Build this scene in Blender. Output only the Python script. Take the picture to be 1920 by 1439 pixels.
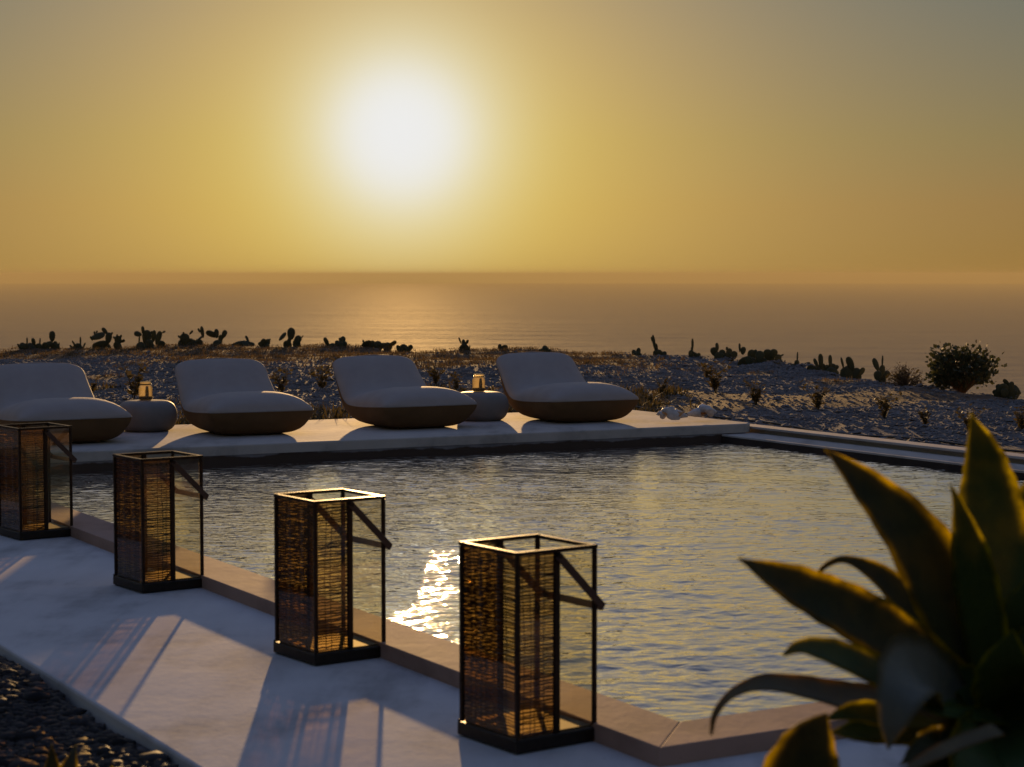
import bpy, bmesh, math, random
import numpy as np
from mathutils import Vector, Matrix, Quaternion

R = math.radians
for o in list(bpy.data.objects):
    bpy.data.objects.remove(o)
SC = bpy.context.scene
COL = SC.collection

# ------------------------------------------------------------------ camera
cam_data = bpy.data.cameras.new('camera')
cam = bpy.data.objects.new('camera', cam_data)
COL.objects.link(cam)
cam_data.sensor_width = 36.0
cam_data.lens = 67.5
cam_data.clip_start = 0.05
cam_data.clip_end = 150000.0
cam_data.dof.use_dof = True
cam_data.dof.focus_distance = 17.0
cam_data.dof.aperture_fstop = 5.0
cam.location = (0, 0, 1.6)
cam.rotation_euler = (R(90) - math.atan(204.5 / 3600.0), 0, 0)
SC.camera = cam

# ------------------------------------------------------------------ sun + sky
SUN_DIR = Vector((-0.0572, 0.9957, 0.0728)).normalized()
SUN_EL = math.asin(SUN_DIR.z)
SUN_AZ = math.atan2(SUN_DIR.x, SUN_DIR.y)
sun_data = bpy.data.lights.new('sun', 'SUN')
sun_data.energy = 2.9
sun_data.angle = R(0.53)
sun_data.color = (1.0, 0.60, 0.24)
sun = bpy.data.objects.new('sun', sun_data)
COL.objects.link(sun)
sun.rotation_euler = SUN_DIR.to_track_quat('Z', 'Y').to_euler()

world = bpy.data.worlds.new('World')
SC.world = world
world.use_nodes = True


def build_world():
    nt = world.node_tree
    N, L = nt.nodes, nt.links
    bg = N['Background']
    sky = N.new('ShaderNodeTexSky')
    sky.sky_type = 'NISHITA'
    sky.sun_disc = False
    sky.sun_elevation = SUN_EL
    sky.sun_rotation = SUN_AZ
    sky.altitude = 120
    sky.air_density = 1.0
    sky.dust_density = 1.0
    sky.ozone_density = 1.0
    bg.inputs['Strength'].default_value = 0.05

    def vm(op, a, b=None):
        n = N.new('ShaderNodeVectorMath')
        n.operation = op
        for i, v in enumerate((a, b)):
            if v is None:
                continue
            if isinstance(v, (tuple, list)):
                n.inputs[i].default_value = v
            elif isinstance(v, (int, float)):
                n.inputs['Scale' if op == 'SCALE' else i].default_value = v
            else:
                L.new(v, n.inputs['Scale' if (op == 'SCALE' and i == 1) else i])
        return n.outputs['Value'] if op in ('DOT_PRODUCT', 'LENGTH') else n.outputs['Vector']

    def m(op, a, b=None):
        n = N.new('ShaderNodeMath')
        n.operation = op
        for i, v in enumerate((a, b)):
            if v is None:
                continue
            if isinstance(v, (int, float)):
                n.inputs[i].default_value = v
            else:
                L.new(v, n.inputs[i])
        return n.outputs[0]

    # dense evening dust: the bright parts of the sky saturate, c / (1 + k c)
    den = vm('ADD', vm('SCALE', sky.outputs[0], 0.40), (1, 1, 1))
    comp = vm('DIVIDE', sky.outputs[0], den)
    tc = N.new('ShaderNodeTexCoord')
    d = vm('NORMALIZE', tc.outputs['Generated'])
    sep = N.new('ShaderNodeSeparateXYZ')
    L.new(d, sep.inputs[0])
    el = m('MULTIPLY', m('ARCSINE', m('MAXIMUM', sep.outputs['Z'], 0.0)), 57.29578)
    fac = m('POWER', m('DIVIDE', el, 90.0), 0.5)
    ramp = N.new('ShaderNodeValToRGB')
    L.new(fac, ramp.inputs[0])
    stops = [(0, TINT[0]), (2, TINT[1]), (4, TINT[2]), (8, TINT[3]), (15, TINT[4]), (32, TINT[5]), (90, TINT[6])]
    el_ = ramp.color_ramp.elements
    while len(el_) < len(stops):
        el_.new(0.5)
    for e, (deg, c) in zip(el_, stops):
        e.position = math.sqrt(deg / 90.0)
    for e, (deg, c) in zip(el_, stops):
        e.color = (*[x / 8.0 for x in c], 1)
    base = vm('MULTIPLY', comp, vm('SCALE', ramp.outputs[0], 8.0))
    # the sky opposite the sun is dimmer
    hd = Vector((SUN_DIR.x, SUN_DIR.y, 0)).normalized()
    opp = m('SUBTRACT', 0.5, m('MULTIPLY', vm('DOT_PRODUCT', d, tuple(hd)), 0.5))
    base = vm('SCALE', base, m('SUBTRACT', 1.0, m('MULTIPLY', opp, 0.46)))
    # glow of the sun in the haze around its direction
    ang = m('MULTIPLY', m('ARCCOSINE', m('MINIMUM', vm('DOT_PRODUCT', d, tuple(SUN_DIR)), 1.0)), 57.29578)
    out = base
    for kind, s, c in GLOW:
        x = m('DIVIDE', ang, s)
        if kind == 'g':
            x = m('POWER', x, 2.0)
        elif kind == 'q':
            x = m('POWER', x, 4.0)
        w = m('EXPONENT', m('MULTIPLY', x, -1.0))
        if kind == 'e':                 # the dust thins out with height
            w = m('MULTIPLY', w, m('EXPONENT', m('MULTIPLY', el, -1.0 / 15.0)))
            # and swallows light low over the horizon
            w = m('MULTIPLY', w, m('SUBTRACT', 1.0, m('MULTIPLY', m('EXPONENT', m('MULTIPLY', el, -1.0 / 1.6)), 0.42)))
        out = vm('ADD', out, vm('SCALE', tuple(v * 10.0 for v in c), w))
    # soft shoulder: the air round the sun glows evenly instead of burning out
    sp = N.new('ShaderNodeSeparateXYZ')
    L.new(out, sp.inputs[0])
    cb = N.new('ShaderNodeCombineXYZ')
    for i in range(3):
        y = m('MULTIPLY', m('SUBTRACT', 1.0, m('EXPONENT', m('DIVIDE', sp.outputs[i], -SHOULDER))), SHOULDER)
        L.new(y, cb.inputs[i])
    L.new(cb.outputs[0], bg.inputs['Color'])


# colours of the evening air by elevation (relative to the sky model), and the sun's aureole
TINT = [(1.62, 0.94, 0.66), (1.52, 0.97, 0.58), (1.20, 1.03, 0.66), (0.80, 0.97, 1.00), (1.50, 1.50, 1.42), (2.7, 2.7, 3.3), (3.5, 3.8, 8.0)]
GLOW = [('e', 5.0, (3.25, 1.55, 0.08)), ('g', 2.6, (0.72, 1.00, 0.88)), ('g', 1.4, (2.4, 2.4, 2.4))]
SHOULDER = 8.6
build_world()

SC.view_settings.view_transform = 'Standard'
SC.view_settings.look = 'None'
SC.view_settings.exposure = 1.0
SC.view_settings.gamma = 1.0
SC.view_settings.use_curve_mapping = False
SC.render.engine = 'CYCLES'
SC.cycles.use_denoising = True
SC.cycles.max_bounces = 10
SC.cycles.transparent_max_bounces = 24
SC.cycles.volume_bounces = 0
SC.cycles.sample_clamp_indirect = 8.0

# ------------------------------------------------------------------ pool frame: a = across the pool, b = along it, away from the near corner
ORIGIN = Vector((0.578, 6.528))
ROT = R(30)
EA = Vector((math.cos(ROT), math.sin(ROT)))
EB = Vector((-math.sin(ROT), math.cos(ROT)))


def W(a, b, z=0.0):
    p = ORIGIN + EA * a + EB * b
    return Vector((p.x, p.y, z))


def to_ab(x, y):
    dx, dy = x - ORIGIN.x, y - ORIGIN.y
    return dx * EA.x + dy * EA.y, dx * EB.x + dy * EB.y


PF = lambda a: 9.915 - 0.058 * (a - 0.89)      # front edge of the lounge platform


# ------------------------------------------------------------------ helpers
def link(o, parent=None):
    COL.objects.link(o)
    if parent is not None:
        o.parent = parent
    return o


def tag(o, label=None, cat=None, group=None, kind=None):
    for k, v in (('label', label), ('category', cat), ('group', group), ('kind', kind)):
        if v:
            o[k] = v
    return o


def empty(name, loc=(0, 0, 0), rz=0.0):
    o = bpy.data.objects.new(name, None)
    o.empty_display_size = 0.1
    o.location = loc
    o.rotation_euler = (0, 0, rz)
    return link(o)


def mesh_obj(name, verts, faces, mats, parent=None, smooth=False, mat_idx=None):
    me = bpy.data.meshes.new(name)
    me.from_pydata([tuple(v) for v in verts], [], faces)
    for mm in (mats if isinstance(mats, (list, tuple)) else [mats]):
        me.materials.append(mm)
    if mat_idx is not None:
        me.polygons.foreach_set('material_index', mat_idx)
    if smooth:
        me.polygons.foreach_set('use_smooth', [True] * len(me.polygons))
    me.update()
    o = bpy.data.objects.new(name, me)
    return link(o, parent)


def np_mesh(name, V, F, mats, parent=None, smooth=False):
    """V (n,3) array, F (m,k) array of equal-size faces"""
    me = bpy.data.meshes.new(name)
    V = np.asarray(V, dtype=np.float32)
    F = np.asarray(F, dtype=np.int32)
    k = F.shape[1]
    me.vertices.add(len(V))
    me.vertices.foreach_set('co', V.ravel())
    me.loops.add(F.size)
    me.loops.foreach_set('vertex_index', F.ravel())
    me.polygons.add(len(F))
    me.polygons.foreach_set('loop_start', np.arange(0, F.size, k, dtype=np.int32))
    me.polygons.foreach_set('use_smooth', np.full(len(F), smooth, dtype=bool))
    for mm in (mats if isinstance(mats, (list, tuple)) else [mats]):
        me.materials.append(mm)
    me.update(calc_edges=True)
    me.validate()
    o = bpy.data.objects.new(name, me)
    return link(o, parent)


def bm_obj(name, bm, mat, parent=None, smooth=False):
    me = bpy.data.meshes.new(name)
    bmesh.ops.recalc_face_normals(bm, faces=bm.faces)
    bm.to_mesh(me)
    bm.free()
    for mm in (mat if isinstance(mat, (list, tuple)) else [mat]):
        me.materials.append(mm)
    if smooth:
        me.polygons.foreach_set('use_smooth', [True] * len(me.polygons))
    o = bpy.data.objects.new(name, me)
    return link(o, parent)


def add_box(bm, c, s, rot=None, bevel=0.0, seg=1):
    """box at centre c, full size s, optional 3x3 rotation"""
    M = Matrix.Translation(Vector(c)) @ (rot.to_4x4() if rot is not None else Matrix.Identity(4)) @ Matrix.Diagonal((*s, 1))
    r = bmesh.ops.create_cube(bm, size=1.0, matrix=M)
    if bevel > 0:
        edges = list({e for v in r['verts'] for e in v.link_edges})
        bmesh.ops.bevel(bm, geom=edges, offset=bevel, segments=seg, affect='EDGES', profile=0.5)


def add_bar(bm, p, q, w, t, up=(0, 0, 1), bevel=0.0):
    """rectangular bar from p to q, w along the side direction, t along 'up'"""
    p, q = Vector(p), Vector(q)
    d = q - p
    x = d.normalized()
    u = Vector(up)
    y = u.cross(x)
    if y.length < 1e-5:
        y = Vector((0, 1, 0)).cross(x)
    y.normalize()
    z = x.cross(y)
    rot = Matrix((x, y, z)).transposed()
    add_box(bm, (p + q) / 2, (d.length, w, t), rot, bevel)


def prism(bm, poly, z0, z1, bevel=0.0, seg=2):
    """vertical prism over a polygon of (x, y) points, optional rounded top edge"""
    vb = [bm.verts.new((p[0], p[1], z0)) for p in poly]
    vt = [bm.verts.new((p[0], p[1], z1)) for p in poly]
    n = len(poly)
    top = bm.faces.new(vt)
    bm.faces.new(vb[::-1])
    for i in range(n):
        bm.faces.new((vb[i], vb[(i + 1) % n], vt[(i + 1) % n], vt[i]))
    if bevel > 0:
        bmesh.ops.bevel(bm, geom=list(top.edges), offset=bevel, segments=seg, affect='EDGES', profile=0.5)


def lathe(prof, seg=32):
    """closed-ring lathe of (r, z) points; returns verts, faces"""
    V, F = [], []
    for r, z in prof:
        for k in range(seg):
            t = 2 * math.pi * k / seg
            V.append((r * math.cos(t), r * math.sin(t), z))
    for i in range(len(prof) - 1):
        for k in range(seg):
            k2 = (k + 1) % seg
            F.append((i * seg + k, i * seg + k2, (i + 1) * seg + k2, (i + 1) * seg + k))
    if prof[0][0] > 1e-6:
        F.append(tuple(range(seg))[::-1])
    if prof[-1][0] > 1e-6:
        F.append(tuple((len(prof) - 1) * seg + k for k in range(seg)))
    return V, F


def tube(bm, pts, radii, seg=6):
    pts = [Vector(p) for p in pts]
    rings = []
    prev = None
    for i, p in enumerate(pts):
        t = (pts[min(i + 1, len(pts) - 1)] - pts[max(i - 1, 0)]).normalized()
        ref = prev if prev is not None else (Vector((0, 0, 1)) if abs(t.z) < 0.9 else Vector((1, 0, 0)))
        x = (ref - t * ref.dot(t)).normalized()
        prev = x
        y = t.cross(x)
        r = radii[i] if isinstance(radii, (list, tuple)) else radii
        rings.append([bm.verts.new(p + (x * math.cos(2 * math.pi * k / seg) + y * math.sin(2 * math.pi * k / seg)) * r) for k in range(seg)])
    for a, b in zip(rings, rings[1:]):
        for k in range(seg):
            bm.faces.new((a[k], a[(k + 1) % seg], b[(k + 1) % seg], b[k]))
    bm.faces.new(rings[0][::-1])
    bm.faces.new(rings[-1])


_wave_cache = {}


def wnoise(x, y, seed, scale, n=7):
    """cheap smooth noise, about -1..1"""
    key = (seed, n)
    if key not in _wave_cache:
        r = np.random.RandomState(seed)
        _wave_cache[key] = (r.uniform(0, 2 * np.pi, n), r.uniform(0.5, 2.0, n), r.uniform(0, 2 * np.pi, n))
    th, k, ph = _wave_cache[key]
    s = 0
    for i in range(n):
        s = s + np.sin((np.cos(th[i]) * x + np.sin(th[i]) * y) * k[i] * 2 * np.pi / scale + ph[i])
    return s / math.sqrt(n) / 1.2


# ------------------------------------------------------------------ materials
def new_mat(name):
    m = bpy.data.materials.new(name)
    m.use_nodes = True
    nt = m.node_tree
    return m, nt, nt.nodes, nt.links, nt.nodes['Principled BSDF'], nt.nodes['Material Output']


def noise_node(N, L, scale, detail=4, rough=0.55, coord='Object', stretch=None, dim='3D'):
    tc = N.new('ShaderNodeTexCoord')
    n = N.new('ShaderNodeTexNoise')
    n.inputs['Scale'].default_value = scale
    n.inputs['Detail'].default_value = detail
    n.inputs['Roughness'].default_value = rough
    src = tc.outputs[coord]
    if stretch:
        mp = N.new('ShaderNodeMapping')
        mp.inputs['Scale'].default_value = stretch
        L.new(src, mp.inputs[0])
        src = mp.outputs[0]
    L.new(src, n.inputs['Vector'])
    return n


def ramp_node(N, L, src, stops):
    r = N.new('ShaderNodeValToRGB')
    e = r.color_ramp.elements
    while len(e) < len(stops):
        e.new(0.5)
    for x, (p, c) in zip(e, stops):
        x.position = p
    for x, (p, c) in zip(e, stops):
        x.color = (*c, 1) if len(c) == 3 else c
    L.new(src, r.inputs[0])
    return r


def bump_node(N, L, height, strength, dist, normal=None):
    b = N.new('ShaderNodeBump')
    b.inputs['Strength'].default_value = strength
    b.inputs['Distance'].default_value = dist
    L.new(height, b.inputs['Height'])
    if normal is not None:
        L.new(normal, b.inputs['Normal'])
    return b


def solid_mat(name, c1, c2, rough=0.6, scale=8.0, metallic=0.0, bump=0.0, bdist=0.002, bscale=60.0, spec=0.5, stretch=None):
    m, nt, N, L, P, out = new_mat(name)
    n = noise_node(N, L, scale, 5, 0.6, stretch=stretch)
    r = ramp_node(N, L, n.outputs['Fac'], [(0.3, c1), (0.7, c2)])
    L.new(r.outputs[0], P.inputs['Base Color'])
    P.inputs['Roughness'].default_value = rough
    P.inputs['Metallic'].default_value = metallic
    P.inputs['Specular IOR Level'].default_value = spec
    if bump > 0:
        nb = noise_node(N, L, bscale, 4, 0.6)
        b = bump_node(N, L, nb.outputs['Fac'], bump, bdist)
        L.new(b.outputs[0], P.inputs['Normal'])
    return m


def cement_mat(name, base, rough, stain=None, spec=0.5):
    """trowelled white cement: broad mottling, brushed streaks, fine pits"""
    m, nt, N, L, P, out = new_mat(name)
    n1 = noise_node(N, L, 1.1, 6, 0.62)
    n2 = noise_node(N, L, 5.0, 5, 0.6, stretch=(1.0, 0.22, 1.0))
    a = N.new('ShaderNodeMath'); a.operation = 'MULTIPLY_ADD'
    a.inputs[1].default_value = 0.6
    L.new(n1.outputs['Fac'], a.inputs[0])
    mm = N.new('ShaderNodeMath'); mm.operation = 'MULTIPLY'; mm.inputs[1].default_value = 0.4
    L.new(n2.outputs['Fac'], mm.inputs[0])
    L.new(mm.outputs[0], a.inputs[2])
    dk = tuple(v * 0.62 for v in base)
    r = ramp_node(N, L, a.outputs[0], [(0.36, dk), (0.5, base), (0.64, tuple(min(0.85, v * 1.12) for v in base))])
    col = r.outputs[0]
    # small dark specks
    n3 = noise_node(N, L, 38.0, 2, 0.5)
    sp = ramp_node(N, L, n3.outputs['Fac'], [(0.70, (1, 1, 1)), (0.80, (0.72, 0.70, 0.68))])
    mx = N.new('ShaderNodeMix'); mx.data_type = 'RGBA'; mx.blend_type = 'MULTIPLY'; mx.inputs[0].default_value = 1.0
    L.new(col, mx.inputs[6]); L.new(sp.outputs[0], mx.inputs[7])
    col = mx.outputs[2]
    if stain is not None:
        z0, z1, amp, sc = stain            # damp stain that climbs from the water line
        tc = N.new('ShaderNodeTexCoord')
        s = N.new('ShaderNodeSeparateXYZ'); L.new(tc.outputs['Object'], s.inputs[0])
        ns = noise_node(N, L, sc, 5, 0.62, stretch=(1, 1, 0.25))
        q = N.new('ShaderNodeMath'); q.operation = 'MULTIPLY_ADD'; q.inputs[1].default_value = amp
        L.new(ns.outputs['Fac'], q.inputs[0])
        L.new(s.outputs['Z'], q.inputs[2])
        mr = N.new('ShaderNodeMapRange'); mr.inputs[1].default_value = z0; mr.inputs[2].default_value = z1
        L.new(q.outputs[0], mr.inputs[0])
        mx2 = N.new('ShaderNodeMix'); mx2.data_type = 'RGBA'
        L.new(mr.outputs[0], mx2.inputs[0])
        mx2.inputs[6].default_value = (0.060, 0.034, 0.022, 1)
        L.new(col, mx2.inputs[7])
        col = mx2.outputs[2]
    L.new(col, P.inputs['Base Color'])
    rr = N.new('ShaderNodeMapRange')
    rr.inputs[3].default_value = rough - 0.07
    rr.inputs[4].default_value = rough + 0.10
    L.new(n1.outputs['Fac'], rr.inputs[0])
    L.new(rr.outputs[0], P.inputs['Roughness'])
    P.inputs['Specular IOR Level'].default_value = spec
    nb = noise_node(N, L, 22.0, 6, 0.65, stretch=(1, 0.35, 1))
    b1 = bump_node(N, L, nb.outputs['Fac'], 0.35, 0.004)
    b2 = bump_node(N, L, n1.outputs['Fac'], 0.30, 0.02, b1.outputs[0])
    L.new(b2.outputs[0], P.inputs['Normal'])
    return m


def glass_mat(name, tint, refl=0.06, rough=0.02, translucent=None, tl=0.0, bump=0.0):
    """thin pane: tinted see-through with a reflection that grows towards grazing"""
    m, nt, N, L, P, out = new_mat(name)
    N.remove(P)
    tr = N.new('ShaderNodeBsdfTransparent'); tr.inputs[0].default_value = (*tint, 1)
    gl = N.new('ShaderNodeBsdfGlossy')
    gl.inputs['Roughness'].default_value = rough
    # reflectance by viewing angle, the same from both sides of the thin pane
    ge = N.new('ShaderNodeNewGeometry')
    dt = N.new('ShaderNodeVectorMath'); dt.operation = 'DOT_PRODUCT'
    L.new(ge.outputs['Incoming'], dt.inputs[0]); L.new(ge.outputs['Normal'], dt.inputs[1])
    ab = N.new('ShaderNodeMath'); ab.operation = 'ABSOLUTE'; L.new(dt.outputs['Value'], ab.inputs[0])
    om = N.new('ShaderNodeMath'); om.operation = 'SUBTRACT'; om.inputs[0].default_value = 1.0; L.new(ab.outputs[0], om.inputs[1])
    p5 = N.new('ShaderNodeMath'); p5.operation = 'POWER'; p5.inputs[1].default_value = 5.0; L.new(om.outputs[0], p5.inputs[0])
    fr = N.new('ShaderNodeMath'); fr.operation = 'MULTIPLY_ADD'; fr.inputs[1].default_value = 0.9; fr.inputs[2].default_value = refl
    L.new(p5.outputs[0], fr.inputs[0])
    body = tr.outputs[0]
    if translucent is not None:
        tn = N.new('ShaderNodeBsdfTranslucent'); tn.inputs[0].default_value = (*translucent, 1)
        mx = N.new('ShaderNodeMixShader'); mx.inputs[0].default_value = tl
        L.new(body, mx.inputs[1]); L.new(tn.outputs[0], mx.inputs[2])
        body = mx.outputs[0]
    mx = N.new('ShaderNodeMixShader')
    L.new(fr.outputs[0], mx.inputs[0])
    L.new(body, mx.inputs[1]); L.new(gl.outputs[0], mx.inputs[2])
    if bump > 0:
        nb = noise_node(N, L, 70.0, 3, 0.5)
        b = bump_node(N, L, nb.outputs['Fac'], bump, 0.004)
        L.new(b.outputs[0], gl.inputs['Normal'])
    L.new(mx.outputs[0], out.inputs['Surface'])
    return m


def leaf_mat(name, c1, c2, trans, tl=0.35, rough=0.4, scale=6.0, margin=None):
    m, nt, N, L, P, out = new_mat(name)
    n = noise_node(N, L, scale, 5, 0.6, stretch=(1, 1, 0.5))
    r = ramp_node(N, L, n.outputs['Fac'], [(0.3, c1), (0.7, c2)])
    L.new(r.outputs[0], P.inputs['Base Color'])
    P.inputs['Roughness'].default_value = rough
    tn = N.new('ShaderNodeBsdfTranslucent'); tn.inputs[0].default_value = (*trans, 1)
    mx = N.new('ShaderNodeMixShader'); mx.inputs[0].default_value = tl
    if margin is not None:                      # thin margins let the light through, the thick middle does not
        at = N.new('ShaderNodeAttribute'); at.attribute_name = 'margin'
        mr = N.new('ShaderNodeMapRange'); mr.interpolation_type = 'SMOOTHSTEP'
        mr.inputs[1].default_value = 0.62; mr.inputs[2].default_value = 1.0
        mr.inputs[3].default_value = tl; mr.inputs[4].default_value = margin
        L.new(at.outputs['Fac'], mr.inputs[0])
        nz = noise_node(N, L, 14.0, 4, 0.65)
        nr = N.new('ShaderNodeMapRange'); nr.inputs[1].default_value = 0.36; nr.inputs[2].default_value = 0.62
        nr.inputs[3].default_value = 0.30; nr.inputs[4].default_value = 1.0
        L.new(nz.outputs['Fac'], nr.inputs[0])
        ml = N.new('ShaderNodeMath'); ml.operation = 'MULTIPLY'
        L.new(mr.outputs[0], ml.inputs[0]); L.new(nr.outputs[0], ml.inputs[1]); L.new(ml.outputs[0], mx.inputs[0])
        # scars and dust
        nd = noise_node(N, L, 32.0, 5, 0.7)
        dr = ramp_node(N, L, nd.outputs['Fac'], [(0.52, (1, 1, 1)), (0.66, (1.3, 1.25, 1.15)), (0.74, (0.55, 0.5, 0.42))])
        md = N.new('ShaderNodeMix'); md.data_type = 'RGBA'; md.blend_type = 'MULTIPLY'; md.inputs[0].default_value = 1.0
        L.new(r.outputs[0], md.inputs[6]); L.new(dr.outputs[0], md.inputs[7]); L.new(md.outputs[2], P.inputs['Base Color'])
        bb = bump_node(N, L, nd.outputs['Fac'], 0.35, 0.004)
        L.new(bb.outputs[0], P.inputs['Normal'])
        P.inputs['Specular IOR Level'].default_value = 0.18
    L.new(P.outputs[0], mx.inputs[1]); L.new(tn.outputs[0], mx.inputs[2])
    L.new(mx.outputs[0], out.inputs['Surface'])
    return m


M = {}
M['terrace'] = cement_mat('white_cement_terrace', (0.60, 0.58, 0.57), 0.85, spec=0.04)
M['curb'] = cement_mat('cream_cement_curb', (0.40, 0.265, 0.21), 0.8, spec=0.06)
M['platform'] = cement_mat('white_cement_platform', (0.50, 0.45, 0.40), 0.82, spec=0.05)
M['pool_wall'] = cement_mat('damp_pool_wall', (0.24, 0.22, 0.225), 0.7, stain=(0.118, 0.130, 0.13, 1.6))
M['wet_shade_band'] = cement_mat('wet_plaster_painted_shade', (0.045, 0.032, 0.026), 0.7, spec=0.2)  # wet plaster; the wall's shade is painted into the dark colour too
M['metal'] = solid_mat('dark_bronze_metal', (0.022, 0.014, 0.010), (0.050, 0.030, 0.020), 0.42, 30, 0.75, 0.25, 0.001, 220)
M['tray'] = solid_mat('black_iron_tray', (0.018, 0.014, 0.012), (0.035, 0.026, 0.020), 0.5, 30, 0.6, 0.25, 0.001, 180)
M['plate'] = solid_mat('pale_lantern_floor', (0.05, 0.042, 0.035), (0.09, 0.078, 0.066), 0.7, 20)
M['strap'] = solid_mat('brown_leather_strap', (0.05, 0.022, 0.012), (0.09, 0.04, 0.022), 0.55, 40, 0.0, 0.3, 0.001, 200)
M['strand'] = solid_mat('dark_rattan_strand', (0.012, 0.007, 0.004), (0.036, 0.019, 0.009), 0.5, 60, 0.0, 0.3, 0.001, 300)
M['clear_glass'] = glass_mat('clear_lantern_glass', (0.95, 0.90, 0.75))
M['amber_glass'] = glass_mat('amber_lantern_glass', (0.62, 0.44, 0.19), translucent=(0.50, 0.25, 0.05), tl=0.025, rough=0.05)
M['jar_glass'] = glass_mat('jar_glass', (0.82, 0.76, 0.62), translucent=(0.9, 0.72, 0.4), tl=0.22, rough=0.05, bump=0.3)
M['candle'] = solid_mat('dark_wax', (0.020, 0.014, 0.010), (0.05, 0.035, 0.025), 0.5, 30)
M['sand'] = solid_mat('jar_sand', (0.10, 0.07, 0.045), (0.2, 0.15, 0.10), 0.9, 120)
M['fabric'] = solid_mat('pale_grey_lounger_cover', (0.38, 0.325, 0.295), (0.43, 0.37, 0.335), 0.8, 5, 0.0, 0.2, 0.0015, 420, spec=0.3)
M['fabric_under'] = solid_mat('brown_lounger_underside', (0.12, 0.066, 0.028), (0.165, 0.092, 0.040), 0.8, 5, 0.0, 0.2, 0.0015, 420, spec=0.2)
M['piping'] = solid_mat('lounger_piping', (0.30, 0.26, 0.23), (0.36, 0.31, 0.27), 0.7, 20)
M['pouf'] = solid_mat('grey_cement_table', (0.17, 0.155, 0.145), (0.23, 0.21, 0.195), 0.6, 6, 0.0, 0.3, 0.002, 90)
M['shell'] = solid_mat('chalky_shell', (0.42, 0.38, 0.36), (0.62, 0.58, 0.55), 0.5, 26, 0.0, 0.4, 0.004, 50)
M['shell_lip'] = solid_mat('orange_shell_lip', (0.50, 0.20, 0.06), (0.62, 0.34, 0.14), 0.35, 20)
M['pad'] = leaf_mat('cactus_pad_green', (0.035, 0.040, 0.016), (0.075, 0.078, 0.030), (0.12, 0.11, 0.03), 0.10, 0.6, 9)
M['bush_leaf'] = leaf_mat('dark_bush_leaf', (0.028, 0.038, 0.016), (0.060, 0.072, 0.028), (0.10, 0.10, 0.03), 0.15, 0.6, 9)
M['dry_twig'] = solid_mat('dry_brown_twig', (0.09, 0.055, 0.030), (0.19, 0.12, 0.06), 0.85, 30)
M['weed'] = leaf_mat('olive_weed_leaf', (0.045, 0.037, 0.015), (0.095, 0.070, 0.028), (0.18, 0.13, 0.035), 0.18, 0.7, 12)
M['dry_grass'] = leaf_mat('dry_grass', (0.085, 0.055, 0.028), (0.17, 0.115, 0.058), (0.22, 0.14, 0.05), 0.2, 0.8, 3)
M['agave'] = leaf_mat('agave_green', (0.022, 0.044, 0.009), (0.044, 0.074, 0.017), (0.75, 0.66, 0.03), 0.09, 0.5, 7, 0.92)
M['agave_red'] = leaf_mat('agave_bronze_green', (0.018, 0.022, 0.007), (0.036, 0.042, 0.013), (0.68, 0.56, 0.03), 0.07, 0.55, 7, 0.9)
M['agave_grey'] = leaf_mat('agave_grey_green', (0.075, 0.085, 0.065), (0.12, 0.125, 0.10), (0.50, 0.42, 0.06), 0.05, 0.5, 7, 0.6)
M['agave_dry'] = leaf_mat('agave_dry_tan', (0.070, 0.058, 0.028), (0.12, 0.10, 0.05), (0.55, 0.38, 0.06), 0.10, 0.6, 7, 0.7)
M['bark'] = solid_mat('agave_stem', (0.07, 0.05, 0.035), (0.14, 0.10, 0.07), 0.85, 20, 0.0, 0.6, 0.01, 30)
M['hose'] = solid_mat('black_hose', (0.012, 0.012, 0.012), (0.025, 0.022, 0.020), 0.5, 20)
M['stone'] = solid_mat('grey_gravel_stone', (0.13, 0.118, 0.115), (0.27, 0.25, 0.245), 0.95, 3.0, 0.0, 0.3, 0.004, 60, spec=0.08)
M['dark_stone'] = solid_mat('dark_volcanic_stone', (0.008, 0.0075, 0.008), (0.045, 0.042, 0.044), 0.7, 9.0, 0.0, 0.3, 0.004, 60, spec=0.2)


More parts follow.
